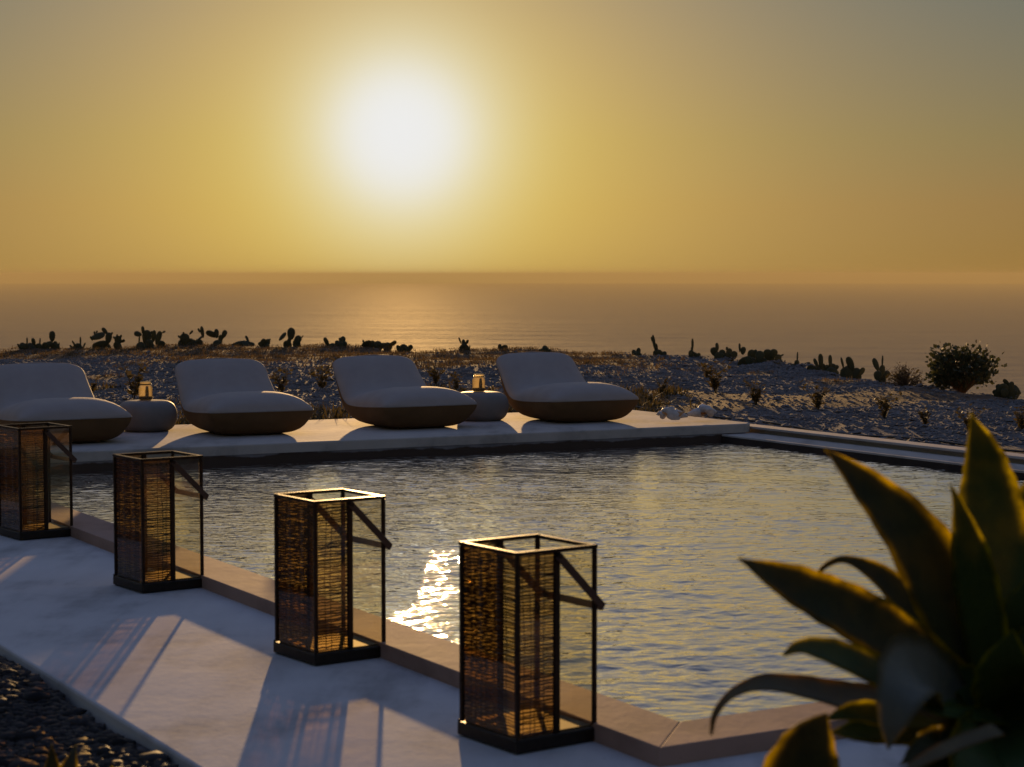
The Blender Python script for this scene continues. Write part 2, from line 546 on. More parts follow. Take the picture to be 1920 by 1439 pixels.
def ground_mat():
    m, nt, N, L, P, out = new_mat('gravel_and_dry_soil')
    at = N.new('ShaderNodeAttribute'); at.attribute_name = 'soil'
    n1 = noise_node(N, L, 9.0, 6, 0.7)
    v = N.new('ShaderNodeTexVoronoi'); v.inputs['Scale'].default_value = 16.0
    tc = N.new('ShaderNodeTexCoord'); L.new(tc.outputs['Object'], v.inputs['Vector'])
    g = ramp_node(N, L, v.outputs['Color'], [(0.0, (0.085, 0.078, 0.076)), (0.5, (0.15, 0.14, 0.137)), (1.0, (0.23, 0.215, 0.21))])
    s = ramp_node(N, L, n1.outputs['Fac'], [(0.3, (0.085, 0.055, 0.038)), (0.5, (0.16, 0.105, 0.068)), (0.72, (0.25, 0.175, 0.11))])
    n2 = noise_node(N, L, 2.2, 5, 0.7)
    ad = N.new('ShaderNodeMath'); ad.operation = 'ADD'
    sb = N.new('ShaderNodeMath'); sb.operation = 'MULTIPLY_ADD'; sb.inputs[1].default_value = 1.2; sb.inputs[2].default_value = -0.6
    L.new(n2.outputs['Fac'], sb.inputs[0]); L.new(at.outputs['Fac'], ad.inputs[0]); L.new(sb.outputs[0], ad.inputs[1])
    mr = N.new('ShaderNodeMapRange'); mr.inputs[1].default_value = 0.35; mr.inputs[2].default_value = 0.65
    L.new(ad.outputs[0], mr.inputs[0])
    mx = N.new('ShaderNodeMix'); mx.data_type = 'RGBA'
    L.new(mr.outputs[0], mx.inputs[0]); L.new(g.outputs[0], mx.inputs[6]); L.new(s.outputs[0], mx.inputs[7])
    L.new(mx.outputs[2], P.inputs['Base Color'])
    P.inputs['Roughness'].default_value = 0.95
    P.inputs['Specular IOR Level'].default_value = 0.08
    b1 = bump_node(N, L, v.outputs['Distance'], 0.5, 0.02)
    b1.invert = True
    b2 = bump_node(N, L, n1.outputs['Fac'], 0.5, 0.04, b1.outputs[0])
    L.new(b2.outputs[0], P.inputs['Normal'])
    return m


def pool_water_mat():
    m, nt, N, L, P, out = new_mat('pool_water')
    N.remove(P)
    df = N.new('ShaderNodeBsdfDiffuse'); df.inputs['Color'].default_value = (0.020, 0.022, 0.028, 1)
    gl = N.new('ShaderNodeBsdfGlossy'); gl.inputs['Roughness'].default_value = 0.05; gl.inputs['Color'].default_value = (1, 1, 1, 1)
    # reflectance 1 / (1 + (cos / c)^3): nearly a mirror at grazing angles, dark where a ripple faces the viewer
    ge = N.new('ShaderNodeNewGeometry')
    fr = N.new('ShaderNodeVectorMath'); fr.operation = 'DOT_PRODUCT'
    L.new(ge.outputs['Incoming'], fr.inputs[0])
    m1 = N.new('ShaderNodeMath'); m1.operation = 'ABSOLUTE'; L.new(fr.outputs['Value'], m1.inputs[0])
    m2 = N.new('ShaderNodeMath'); m2.operation = 'DIVIDE'; m2.inputs[1].default_value = 0.35; L.new(m1.outputs[0], m2.inputs[0])
    m3 = N.new('ShaderNodeMath'); m3.operation = 'POWER'; m3.inputs[1].default_value = 3.2; L.new(m2.outputs[0], m3.inputs[0])
    m4 = N.new('ShaderNodeMath'); m4.operation = 'ADD'; m4.inputs[1].default_value = 1.0; L.new(m3.outputs[0], m4.inputs[0])
    pw = N.new('ShaderNodeMath'); pw.operation = 'DIVIDE'; pw.inputs[0].default_value = 1.0; L.new(m4.outputs[0], pw.inputs[1])
    mx = N.new('ShaderNodeMixShader')
    L.new(pw.outputs[0], mx.inputs[0]); L.new(df.outputs[0], mx.inputs[1]); L.new(gl.outputs[0], mx.inputs[2])
    L.new(mx.outputs[0], out.inputs['Surface'])
    n1 = noise_node(N, L, 15.0, 2, 0.5, stretch=(0.62, 1.0, 1.0))
    n2 = noise_node(N, L, 5.0, 2, 0.5, stretch=(0.6, 1.0, 1.0))
    b1 = bump_node(N, L, n1.outputs['Fac'], 1.0, WATER_BUMP[0])
    b2 = bump_node(N, L, n2.outputs['Fac'], 1.0, WATER_BUMP[1], b1.outputs[0])
    rp = N.new('ShaderNodeAttribute'); rp.attribute_name = 'ripple'
    for q in (b1, b2):
        L.new(rp.outputs['Fac'], q.inputs['Strength'])
    for s in (df, gl):
        L.new(b2.outputs[0], s.inputs['Normal'])
    L.new(b2.outputs[0], fr.inputs[1])
    return m


WATER_BUMP = (0.0150, 0.0110)


def sea_mat():
    m, nt, N, L, P, out = new_mat('sea_water')
    N.remove(P)
    df = N.new('ShaderNodeBsdfDiffuse'); df.inputs['Color'].default_value = (0.030, 0.040, 0.055, 1)
    gl = N.new('ShaderNodeBsdfGlossy'); gl.inputs['Roughness'].default_value = 0.72
    mx = N.new('ShaderNodeMixShader'); mx.inputs[0].default_value = 0.26
    gl.inputs['Color'].default_value = (0.88, 0.82, 0.66, 1)
    L.new(df.outputs[0], mx.inputs[1]); L.new(gl.outputs[0], mx.inputs[2]); L.new(mx.outputs[0], out.inputs['Surface'])
    n1 = noise_node(N, L, 0.012, 4, 0.6, stretch=(0.5, 1.0, 1.0))
    n2 = noise_node(N, L, 0.0016, 3, 0.6, stretch=(0.35, 1.0, 1.0))
    b1 = bump_node(N, L, n1.outputs['Fac'], 1.0, 14.0)
    b2 = bump_node(N, L, n2.outputs['Fac'], 1.0, 22.0, b1.outputs[0])
    L.new(b2.outputs[0], gl.inputs['Normal'])
    return m


M['ground'] = ground_mat()
M['water'] = pool_water_mat()
M['sea'] = sea_mat()

# ================================================================== THE SETTING
rng = np.random.RandomState(11)
random.seed(11)

# outline of the cliff-top plateau as seen from the terrace: (x, y)
EDGE = [(-12.02, 37.28), (-10.23, 38.34), (-8.76, 38.89), (-7.51, 40.96), (-6.42, 41.27), (-4.52, 40.65), (-3.56, 40.04), (-2.87, 39.75), (-2.25, 38.61), (-1.68, 37.8), (0.0, 38.34), (1.45, 37.28), (2.77, 35.56), (3.56, 34.64), (4.34, 31.23), (5.03, 28.28), (5.55, 25.23), (6.08, 23.99), (6.27, 23.47), (6.77, 19.61)]
_et = np.array([e[0] / e[1] for e in EDGE])
_ey = np.array([e[1] for e in EDGE])


def edge_y(x, y):
    t = np.asarray(x) / np.maximum(np.asarray(y), 0.5)
    return np.interp(t, _et, _ey)


def soil_amount(x, y):
    """0 gravel .. 1 dry soil with weeds"""
    n = wnoise(x, y, 3, 6.0)
    far = np.clip((y + 2.2 * n - (29.0 + np.clip(-x - 4.0, 0, 3) * 1.5)) / 3.0, 0, 1) * (1 - 0.92 * np.clip((x - 1.8) / 1.6, 0, 1))
    a, b = to_ab(x, y)
    behind = np.clip((14.6 + 0.8 * n - b) / 1.2, 0, 1) * np.clip((b - 11.5) / 0.5, 0, 1) * 0.8
    beside = np.clip((9.3 + 0.7 * n - a) / 0.8, 0, 1) * np.clip((a - 7.5) / 0.2, 0, 1) * 0.30
    patch = np.clip(wnoise(x, y, 8, 3.3) - 0.75, 0, 1) * 1.5
    return np.clip(np.maximum.reduce([far, behind, beside, patch]), 0, 1)


def ground_z(x, y):
    x = np.asarray(x, dtype=float)
    y = np.asarray(y, dtype=float)
    a, b = to_ab(x, y)
    low = np.clip((a + 0.4) / -0.5, 0, 1)                   # the lower strip left of the terrace
    low = np.maximum(low, np.clip((-b - 0.5) / 0.4, 0, 1))
    low = low * np.clip((10.0 - b) / 3.0, 0, 1)
    z = 0.085 - 0.135 * low
    z = z + 0.018 * wnoise(x, y, 5, 1.7) + 0.03 * wnoise(x, y, 6, 5.0) * np.clip((y - 20) / 8, 0, 1)
    ye = edge_y(x, y)
    z = z + 0.05 * wnoise(x, y, 9, 2.2) * np.clip((y - ye + 3) / 3, 0, 1)
    return z


def build_ground():
    xs = np.concatenate([np.linspace(-60, -15, 10), np.arange(-14.5, 14.6, 0.25), np.linspace(15, 60, 10)])
    ys = np.concatenate([np.linspace(-40, 1, 9), np.arange(1.5, 45.1, 0.25), [46, 50, 60]])
    X, Y = np.meshgrid(xs, ys)
    Z = ground_z(X, Y)
    ye = edge_y(X, Y)
    over = np.clip(Y - ye, 0, None)
    Z = Z - over * 0.5 - np.clip(over - 1.0, 0, None) * 1.5
    Z[Y > 55] = -125.0
    a, b = to_ab(X, Y)
    inside = (a > -1.45) & (a < 7.62) & (b > -1.35) & (b < 11.6)
    inside |= (a > -6.0) & (a < 7.3) & (b > 10.3) & (b < 11.6)
    Z[inside] = -2.2
    ny, nx = X.shape
    V = np.stack([X, Y, Z], -1).reshape(-1, 3)
    i = np.arange(ny * nx).reshape(ny, nx)
    F = np.stack([i[:-1, :-1], i[:-1, 1:], i[1:, 1:], i[1:, :-1]], -1).reshape(-1, 4)
    o = np_mesh('ground', V, F, M['ground'], smooth=True)
    s = soil_amount(X, Y).reshape(-1)
    at = o.data.attributes.new('soil', 'FLOAT', 'POINT')
    at.data.foreach_set('value', s.astype(np.float32))
    tag(o, 'cliff-top ground of grey gravel and dry brown soil behind the loungers', kind='structure')


build_ground()


def build_sea():
    rings = [0, 300, 1200, 4000, 9000, 14000, 19500, 26000]
    seg = 160
    V = [(0, 0, -119.0)]
    F = []
    for r in rings[1:]:
        for k in range(seg):
            t = 2 * math.pi * k / seg
            V.append((r * math.sin(t), r * math.cos(t), -119.0))
    for k in range(seg):
        F.append((0, 1 + (k + 1) % seg, 1 + k))
    for i in range(len(rings) - 2):
        for k in range(seg):
            k2 = (k + 1) % seg
            F.append((1 + i * seg + k, 1 + i * seg + k2, 1 + (i + 1) * seg + k2, 1 + (i + 1) * seg + k))
    o = mesh_obj('sea', V, F, M['sea'])
    tag(o, 'calm sea reaching the hazy horizon under the low sun', kind='structure')


build_sea()

CURB = 0.065


def ab_poly(pts):
    return [tuple(W(a, b)[:2]) for a, b in pts]


# terrace: L-shaped slab of white cement round two sides of the pool
bm = bmesh.new()
prism(bm, ab_poly([(-1.565, -1.7), (9.0, -1.7), (9.0, -0.262), (-0.262, -0.262), (-0.262, 10.6), (-1.565, 10.6)]), -0.9, 0.0, 0.012, 2)
tag(bm_obj('terrace', bm, M['terrace']), 'smooth white cement terrace under the lanterns', kind='structure')

# raised curb round the near sides, two mitred slabs
curb = empty('pool_curb', W(-0.13, -0.13, 0))
tag(curb, 'low cream cement curb along the near edges of the pool', kind='structure')
inv = Matrix.Translation(-curb.location)
for poly in ([(-0.268, -0.268), (0.0, 0.0), (0.0, 9.97), (-0.268, 9.97)], [(-0.268, -0.268), (7.25, -0.268), (7.25, 0.0), (0.002, 0.0)]):
    bm = bmesh.new()
    prism(bm, [(p[0] - curb.location.x, p[1] - curb.location.y) for p in ab_poly(poly)], -1.4, CURB, 0.004, 2)
    bm_obj('curb_slab', bm, M['curb'], curb)

# stepped wall on the far right side: wide lower ledge and a narrow higher lip
def waterline(parent, pts, z0, z1, off):
    bm = bmesh.new()
    prism(bm, [(p[0] - parent.location.x, p[1] - parent.location.y) for p in ab_poly(pts)], z0, z1)
    o = bm_obj('waterline_band', bm, M['wet_shade_band'], parent)
    o['label'] = 'wet band at the water line, shade painted into its dark colour'


ledge = empty('pool_ledge', W(7.4, 4.0, 0))
tag(ledge, 'stepped cement ledge along the far right side of the pool', kind='structure')
for nm, a0, a1, z0, z1 in (('lower_ledge', 7.18, 7.56, -1.4, CURB), ('recess_wall', 7.64, 7.74, -1.4, 0.103), ('gutter_bed', 7.561, 7.639, -1.4, 0.02), ('upper_lip', 7.563, 7.765, 0.104, 0.124)):
    bm = bmesh.new()
    b1 = PF(7.5) + (0.05 if nm == 'lower_ledge' else 0.35 if nm == 'upper_lip' else 0.30)
    prism(bm, [(p[0] - ledge.location.x, p[1] - ledge.location.y) for p in ab_poly([(a0, -0.268), (a1, -0.268), (a1, b1), (a0, b1)])], z0, z1, 0.006, 2)
    bm_obj(nm, bm, M['platform'], ledge)

waterline(ledge, [(7.174, 0.0), (7.182, 0.0), (7.182, PF(7.18) + 0.004), (7.174, PF(7.18) + 0.004)], -0.5, 0.048, 0)

# lounge platform with the damp pool wall under it
plat = empty('lounge_platform', W(3.0, 11.0, 0))
tag(plat, 'raised white cement platform carrying the loungers beyond the pool', kind='structure')


def rel(poly, root):
    return [(p[0] - root.location.x, p[1] - root.location.y) for p in ab_poly(poly)]


bm = bmesh.new()
prism(bm, rel([(-7.0, PF(-7.0)), (7.46, PF(7.46)), (7.56, PF(7.56) + 0.09), (7.56, PF(7.56) + 2.35), (-7.0, PF(-7.0) + 2.35)], plat), 0.075, 0.16, 0.014, 3)
bm_obj('platform_slab', bm, M['platform'], plat)
bm = bmesh.new()
prism(bm, rel([(-7.0, PF(-7.0) + 0.008), (7.45, PF(7.45) + 0.008), (7.45, PF(7.45) + 2.30), (-7.0, PF(-7.0) + 2.30)], plat), -1.4, 0.078)
bm_obj('pool_wall', bm, M['pool_wall'], plat)

# pool water: real ripples
def build_water():
    st = 0.021
    na, nb = int(7.2 / st), int(10.0 / st)
    A, B = np.meshgrid(np.linspace(-0.01, 7.19, na), np.linspace(-0.01, 9.98, nb))
    X = ORIGIN.x + EA.x * A + EB.x * B
    Y = ORIGIN.y + EA.y * A + EB.y * B
    r = np.random.RandomState(5)
    Z = np.zeros_like(X)
    for lam, slope, n, spread in ((1.5, 0.004, 5, 1.2), (0.7, 0.012, 8, 0.7), (0.34, 0.022, 12, 0.6), (0.14, 0.052, 24, 0.75)):
        for i in range(n):
            l = lam * r.uniform(0.75, 1.35)
            th = R(82) + r.normal(0, spread)
            k = 2 * np.pi / l
            Z += slope * math.sqrt(2.0 / n) / k * np.sin(k * (np.cos(th) * X + np.sin(th) * Y) + r.uniform(0, 6.28) + 0.6 * np.sin(0.9 * X + 0.7 * Y * r.uniform(0.3, 1)))
    # calmer and rougher patches
    rip = np.interp(B, [0.0, 2.5, 6.0, 8.5, 10.0], [1.0, 1.0, 0.95, 0.8, 0.55])
    rip = rip * (1.0 + 0.45 * wnoise(X, Y, 21, 3.0))
    Z *= rip
    V = np.stack([X, Y, Z], -1).reshape(-1, 3)
    i = np.arange(na * nb).reshape(nb, na)
    F = np.stack([i[:-1, :-1], i[:-1, 1:], i[1:, 1:], i[1:, :-1]], -1).reshape(-1, 4)
    o = np_mesh('pool_water', V, F, M['water'], smooth=True)
    at = o.data.attributes.new('ripple', 'FLOAT', 'POINT')
    at.data.foreach_set('value', np.clip(rip, 0, 1).reshape(-1).astype(np.float32))
    tag(o, 'rippled pool water reflecting the golden sky', kind='structure')


build_water()

# ------------------------------------------------------------------ haze over land and sea
mh = bpy.data.materials.new('evening_haze')
mh.use_nodes = True
for n in list(mh.node_tree.nodes):
    if n.type == 'BSDF_PRINCIPLED':
        mh.node_tree.nodes.remove(n)
pv = mh.node_tree.nodes.new('ShaderNodeVolumePrincipled')
pv.inputs['Color'].default_value = (0.80, 0.66, 0.36, 1)
pv.inputs['Density'].default_value = 8.5e-5
pv.inputs['Anisotropy'].default_value = 0.0
mh.node_tree.links.new(pv.outputs[0], mh.node_tree.nodes['Material Output'].inputs['Volume'])
bm = bmesh.new()
add_box(bm, (0, 0, -54.0), (53000, 53000, 140.0))
hz = bm_obj('haze', bm, mh)
tag(hz, 'warm evening haze over land and sea', kind='stuff')


# ------------------------------------------------------------------ loose stones (stuff)
def stones(name, P, S, mat, label, seed, fine=False):
    """many small irregular stones as one mesh"""
    r = np.random.RandomState(seed)
    base = np.array([(1, 0, 0), (-1, 0, 0), (0, 1, 0), (0, -1, 0), (0, 0, 0.8), (0, 0, -0.8)], float)
    fb = np.array([(0, 2, 4), (2, 1, 4), (1, 3, 4), (3, 0, 4), (2, 0, 5), (1, 2, 5), (3, 1, 5), (0, 3, 5)])
    if fine:
        g = (1 + 5 ** 0.5) / 2
        base = np.array([(-1, g, 0), (1, g, 0), (-1, -g, 0), (1, -g, 0), (0, -1, g), (0, 1, g), (0, -1, -g), (0, 1, -g), (g, 0, -1), (g, 0, 1), (-g, 0, -1), (-g, 0, 1)], float) / 1.9
        fb = np.array([(0, 11, 5), (0, 5, 1), (0, 1, 7), (0, 7, 10), (0, 10, 11), (1, 5, 9), (5, 11, 4), (11, 10, 2), (10, 7, 6), (7, 1, 8),
                       (3, 9, 4), (3, 4, 2), (3, 2, 6), (3, 6, 8), (3, 8, 9), (4, 9, 5), (2, 4, 11), (6, 2, 10), (8, 6, 7), (9, 8, 1)])
    n = len(P)
    nv = len(base)
    th = r.uniform(0, 6.28, n)
    V = base[None] * (1 + r.uniform(-0.25 if fine else -0.35, 0.25 if fine else 0.35, (n, nv, 1))) * S[:, None, None] * np.stack([r.uniform(0.8, 1.3, n), r.uniform(0.7, 1.1, n), r.uniform(0.4, 0.7, n)], -1)[:, None, :]
    V = V + r.normal(0, 0.05 if fine else 0.12, V.shape) * S[:, None, None]
    c, s = np.cos(th)[:, None], np.sin(th)[:, None]
    V = np.stack([V[..., 0] * c - V[..., 1] * s, V[..., 0] * s + V[..., 1] * c, V[..., 2]], -1) + P[:, None, :]
    F = (fb[None] + (np.arange(n) * nv)[:, None, None]).reshape(-1, 3)
    o = np_mesh(name, V.reshape(-1, 3), F, mat, smooth=fine)
    return tag(o, label, kind='stuff')


def scatter_far(n, seed, test):
    r = np.random.RandomState(seed)
    out = []
    tot = 0
    while tot < n:
        t = r.uniform(-0.31, 0.31, 40000)
        y = np.sqrt(r.uniform(17.0 ** 2, 42.0 ** 2, 40000))
        x = t * y
        a, b = to_ab(x, y)
        ok = (y < edge_y(x, y) + 0.2) & ((b > 12.6) | (a > 7.83)) & test(x, y, r.uniform(0, 1, 40000))
        out.append(np.stack([x[ok], y[ok]], -1))
        tot += ok.sum()
    return np.concatenate(out)[:n]


p = scatter_far(60000, 31, lambda x, y, u: u > soil_amount(x, y) * 0.97)
S = np.random.RandomState(1).gamma(2.0, 0.0060, len(p)) + 0.006
stones('gravel', np.column_stack([p, ground_z(p[:, 0], p[:, 1]) + S * 0.15]), S, M['stone'], 'pale grey gravel stones spread behind the pool', 2)

r_ = np.random.RandomState(41)
NG = 34000
aa = -1.61 - r_.uniform(0, 1, NG) ** 1.2 * 1.5
bb = r_.uniform(-1.6, 3.8, NG)
xx = ORIGIN.x + EA.x * aa + EB.x * bb
yy = ORIGIN.y + EA.y * aa + EB.y * bb
S = r_.gamma(3.0, 0.0038, len(xx)) + 0.005
stones('gravel', np.column_stack([xx, yy, ground_z(xx, yy) + S * 0.2]), S, M['dark_stone'], 'dark gravel beside the terrace edge', 3, True)


# ------------------------------------------------------------------ dry grass (stuff)
def grass(name, P, H, nb, mat, label, seed, lean=0.5, wid=0.006):
    r = np.random.RandomState(seed)
    n = len(P)
    base = np.repeat(P, nb, 0) + np.concatenate([r.normal(0, 0.05, (n * nb, 2)), np.zeros((n * nb, 1))], 1)
    h = np.repeat(H, nb) * r.uniform(0.45, 1.1, n * nb)
    th = r.uniform(0, 6.28, n * nb)
    l = r.uniform(0.1, lean, n * nb) * h
    d = np.stack([np.cos(th), np.sin(th), 0 * th], -1)
    sd = np.stack([-np.sin(th), np.cos(th), 0 * th], -1) * wid
    up = np.array([0, 0, 1.0])
    mid = base + d * (l * 0.35)[:, None] + up * (h * 0.6)[:, None]
    tip = base + d * l[:, None] + up * (h * r.uniform(0.8, 1.0, n * nb))[:, None]
    V = np.stack([base - sd, base + sd, mid + sd * 0.7, mid - sd * 0.7, tip], 1)
    i = np.arange(n * nb)[:, None] * 5
    F = np.concatenate([i + np.array([0, 1, 2]), i + np.array([0, 2, 3]), i + np.array([3, 2, 4])], 0)
    o = np_mesh(name, V.reshape(-1, 3), F, mat)
    return tag(o, label, kind='stuff')


p = scatter_far(5200, 51, lambda x, y, u: (u < soil_amount(x, y) ** 2) & (y > 25.5))
grass('dry_grass', np.column_stack([p, ground_z(p[:, 0], p[:, 1]) - 0.01]), np.random.RandomState(2).gamma(4, 0.010, len(p)) + 0.015, 9, M['dry_grass'], 'dry tan grass along the cliff edge', 6, 0.9)
p = scatter_far(480, 52, lambda x, y, u: (u < soil_amount(x, y)) & (y <= 25.5) & (x < 1.4 + u))
grass('ground_cover', np.column_stack([p, ground_z(p[:, 0], p[:, 1]) - 0.01]), np.random.RandomState(3).gamma(4, 0.018, len(p)) + 0.03, 14, M['weed'], 'low olive brown ground cover behind the platform', 7, 1.2, 0.010)

# ================================================================== THINGS

# ------------------------------------------------------------------ loungers
def interp(tab, s):
    xs = [t[0] for t in tab]
    return [float(np.interp(s, xs, [t[k] for t in tab])) for k in range(1, len(tab[0]))]


def smooth_tab(ctrl, n):
    """Catmull-Rom through control points, n samples"""
    c = [np.array(p, float) for p in ctrl]
    c = [2 * c[0] - c[1]] + c + [2 * c[-1] - c[-2]]
    out = []
    m = len(c) - 3
    for i in range(n):
        u = i / (n - 1) * m
        k = min(int(u), m - 1)
        t = u - k
        p0, p1, p2, p3 = c[k:k + 4]
        out.append(0.5 * ((2 * p1) + (-p0 + p2) * t + (2 * p0 - 5 * p1 + 4 * p2 - p3) * t * t + (-p0 + 3 * p1 - 3 * p2 + p3) * t ** 3))
    return out


def lounger_meshes():
    NS, NV = 46, 25
    # profiles from the front tip (u forward) to the top of the back: top line, underside, seam
    top = smooth_tab([(0.98, 0.222), (0.935, 0.304), (0.81, 0.362), (0.54, 0.378), (0.30, 0.345), (0.14, 0.325), (0.02, 0.375), (-0.09, 0.455), (-0.20, 0.545), (-0.30, 0.612), (-0.365, 0.640)], NS)
    bot = smooth_tab([(0.98, 0.225), (0.935, 0.110), (0.85, 0.020), (0.62, 0.0), (0.32, 0.0), (0.10, 0.015), (-0.09, 0.075), (-0.23, 0.200), (-0.31, 0.370), (-0.375, 0.520), (-0.365, 0.640)], NS)
    seam = smooth_tab([(0.98, 0.225), (0.90, 0.222), (0.73, 0.212), (0.51, 0.200), (0.30, 0.195), (0.11, 0.205), (-0.02, 0.260), (-0.12, 0.345), (-0.23, 0.450), (-0.33, 0.560), (-0.365, 0.640)], NS)
    wid = []
    for i in range(NS):
        s = i / (NS - 1)
        w = 0.47 * (1 - max(0.0, 1 - s / 0.13) ** 3.2) ** (1 / 3.2) if s < 0.13 else 0.47
        if s > 0.82:
            q = (s - 0.82) / 0.18
            w = 0.43 * max(0.0, 1 - q ** 3.0) ** (1 / 3.0)
            w = max(w, 0.0)
        elif s > 0.4:
            w = 0.47 - 0.04 * (s - 0.4) / 0.42
        wid.append(max(w, 0.02))
    vs = [math.sin((j / (NV - 1) - 0.5) * math.pi) for j in range(NV)]

    def surf(prof, e1, e2):
        V = []
        for i in range(NS):
            for v in vs:
                g = max(0.0, 1 - abs(v) ** e1) ** e2
                pu = seam[i][0] + (prof[i][0] - seam[i][0]) * g
                pz = seam[i][1] + (prof[i][1] - seam[i][1]) * g
                V.append((v * wid[i], -pu, pz))
        F = []
        for i in range(NS - 1):
            for j in range(NV - 1):
                F.append((i * NV + j, i * NV + j + 1, (i + 1) * NV + j + 1, (i + 1) * NV + j))
        return V, F
    Vt, Ft = surf(top, 3.6, 0.50)
    Vb, Fb = surf(bot, 5.0, 0.46)
    sb = bmesh.new()
    pts = [Vector((wid[i], -seam[i][0], seam[i][1])) for i in range(NS)]
    pl = [Vector((-p.x, p.y, p.z)) for p in pts]
    loop = pts + pl[::-1]
    tube(sb, loop + [loop[0]], 0.0065, 5)
    return (Vt, Ft), (Vb, [f[::-1] for f in Fb]), sb


LT, LB, LS = lounger_meshes()
PANG = math.atan2(EA.y - 0.058 * EB.y, EA.x - 0.058 * EB.x)
loungers = [
    (1.170, 11.47, 'pale lounger cut off by the picture edge, behind the first black lantern'),
    (2.93, 11.50, 'pale lounger second in the row, just right of the first table'),
    (4.53, 11.42, 'pale lounger third in the row, its tip touching the second table'),
    (6.29, 11.28, 'pale lounger at the right end of the row, nearest the two conch shells'),
]
proto = None
for li, (a, b, lab) in enumerate(loungers):
    root = empty('lounger', W(a, b, 0.16), PANG + R((1.5, -2.0, 1.0, -1.0)[li]))
    root.scale = (1.035, 1.06, 1.0)
    tag(root, lab, 'lounger', 'pillow loungers in a row on the platform')
    if proto is None:
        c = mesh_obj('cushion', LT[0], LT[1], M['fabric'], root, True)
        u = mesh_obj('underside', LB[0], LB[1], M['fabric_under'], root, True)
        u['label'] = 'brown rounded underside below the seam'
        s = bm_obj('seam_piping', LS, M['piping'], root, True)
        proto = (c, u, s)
    else:
        for q in proto:
            cc = q.copy()
            link(cc, root)

# ------------------------------------------------------------------ side tables with jars
prof = [(0.0, 0.0), (0.17, 0.0), (0.215, 0.012), (0.252, 0.048), (0.272, 0.10), (0.277, 0.145), (0.270, 0.195), (0.248, 0.240), (0.212, 0.267), (0.17, 0.279), (0.10, 0.283), (0.0, 0.284)]
sp = [tuple(p) for p in smooth_tab(prof, 40)]
tv, tf = lathe([(max(r, 0.0005), z) for r, z in sp], 48)
jar_p = [(0.001, 0.0), (0.050, 0.0), (0.060, 0.006), (0.063, 0.016), (0.063, 0.105), (0.060, 0.120), (0.050, 0.136), (0.046, 0.142), (0.046, 0.150), (0.050, 0.152), (0.051, 0.166), (0.047, 0.168)]
jv, jf = lathe(jar_p, 32)
ring_p = [(0.0465, 0.142), (0.0535, 0.144), (0.0535, 0.150), (0.0465, 0.151)]
rv, rf = lathe(ring_p, 28)
sv_, sf_ = lathe([(0.001, 0.004), (0.058, 0.005), (0.060, 0.010), (0.060, 0.034), (0.030, 0.040), (0.001, 0.038)], 24)
cv_, cf_ = lathe([(0.001, 0.036), (0.017, 0.036), (0.017, 0.085), (0.011, 0.13), (0.004, 0.132), (0.001, 0.132)], 14)
for (a, b, l1, l2, sc, off) in (
        (2.152, 11.62, 'round grey pouf table between the first and second loungers', 'glass candle jar on the table left of the second lounger', 1.0, (-0.01, 0.0)),
        (5.453, 11.22, 'round grey pouf table between the third and fourth loungers', 'glass candle jar on the table beside the last lounger', 1.02, (-0.02, 0.0))):
    o = mesh_obj('side_table', tv, tf, M['pouf'], None, True)
    o.location = W(a, b, 0.16)
    tag(o, l1, 'side table', 'pouf side tables on the platform')
    j = empty('candle_jar', W(a, b, 0.16 + 0.284) + Vector((off[0], off[1], 0)))
    j.scale = (sc, sc, sc)
    tag(j, l2, 'jar', 'candle jars on the tables')
    mesh_obj('glass_body', jv, jf, M['jar_glass'], j, True)
    mesh_obj('neck_ring', rv, rf, M['metal'], j, True)
    mesh_obj('sand_bed', sv_, sf_, M['sand'], j, True)
    c = mesh_obj('candle', cv_, cf_, M['candle'], j, True)
    c.location = (0.018, -0.010, 0)


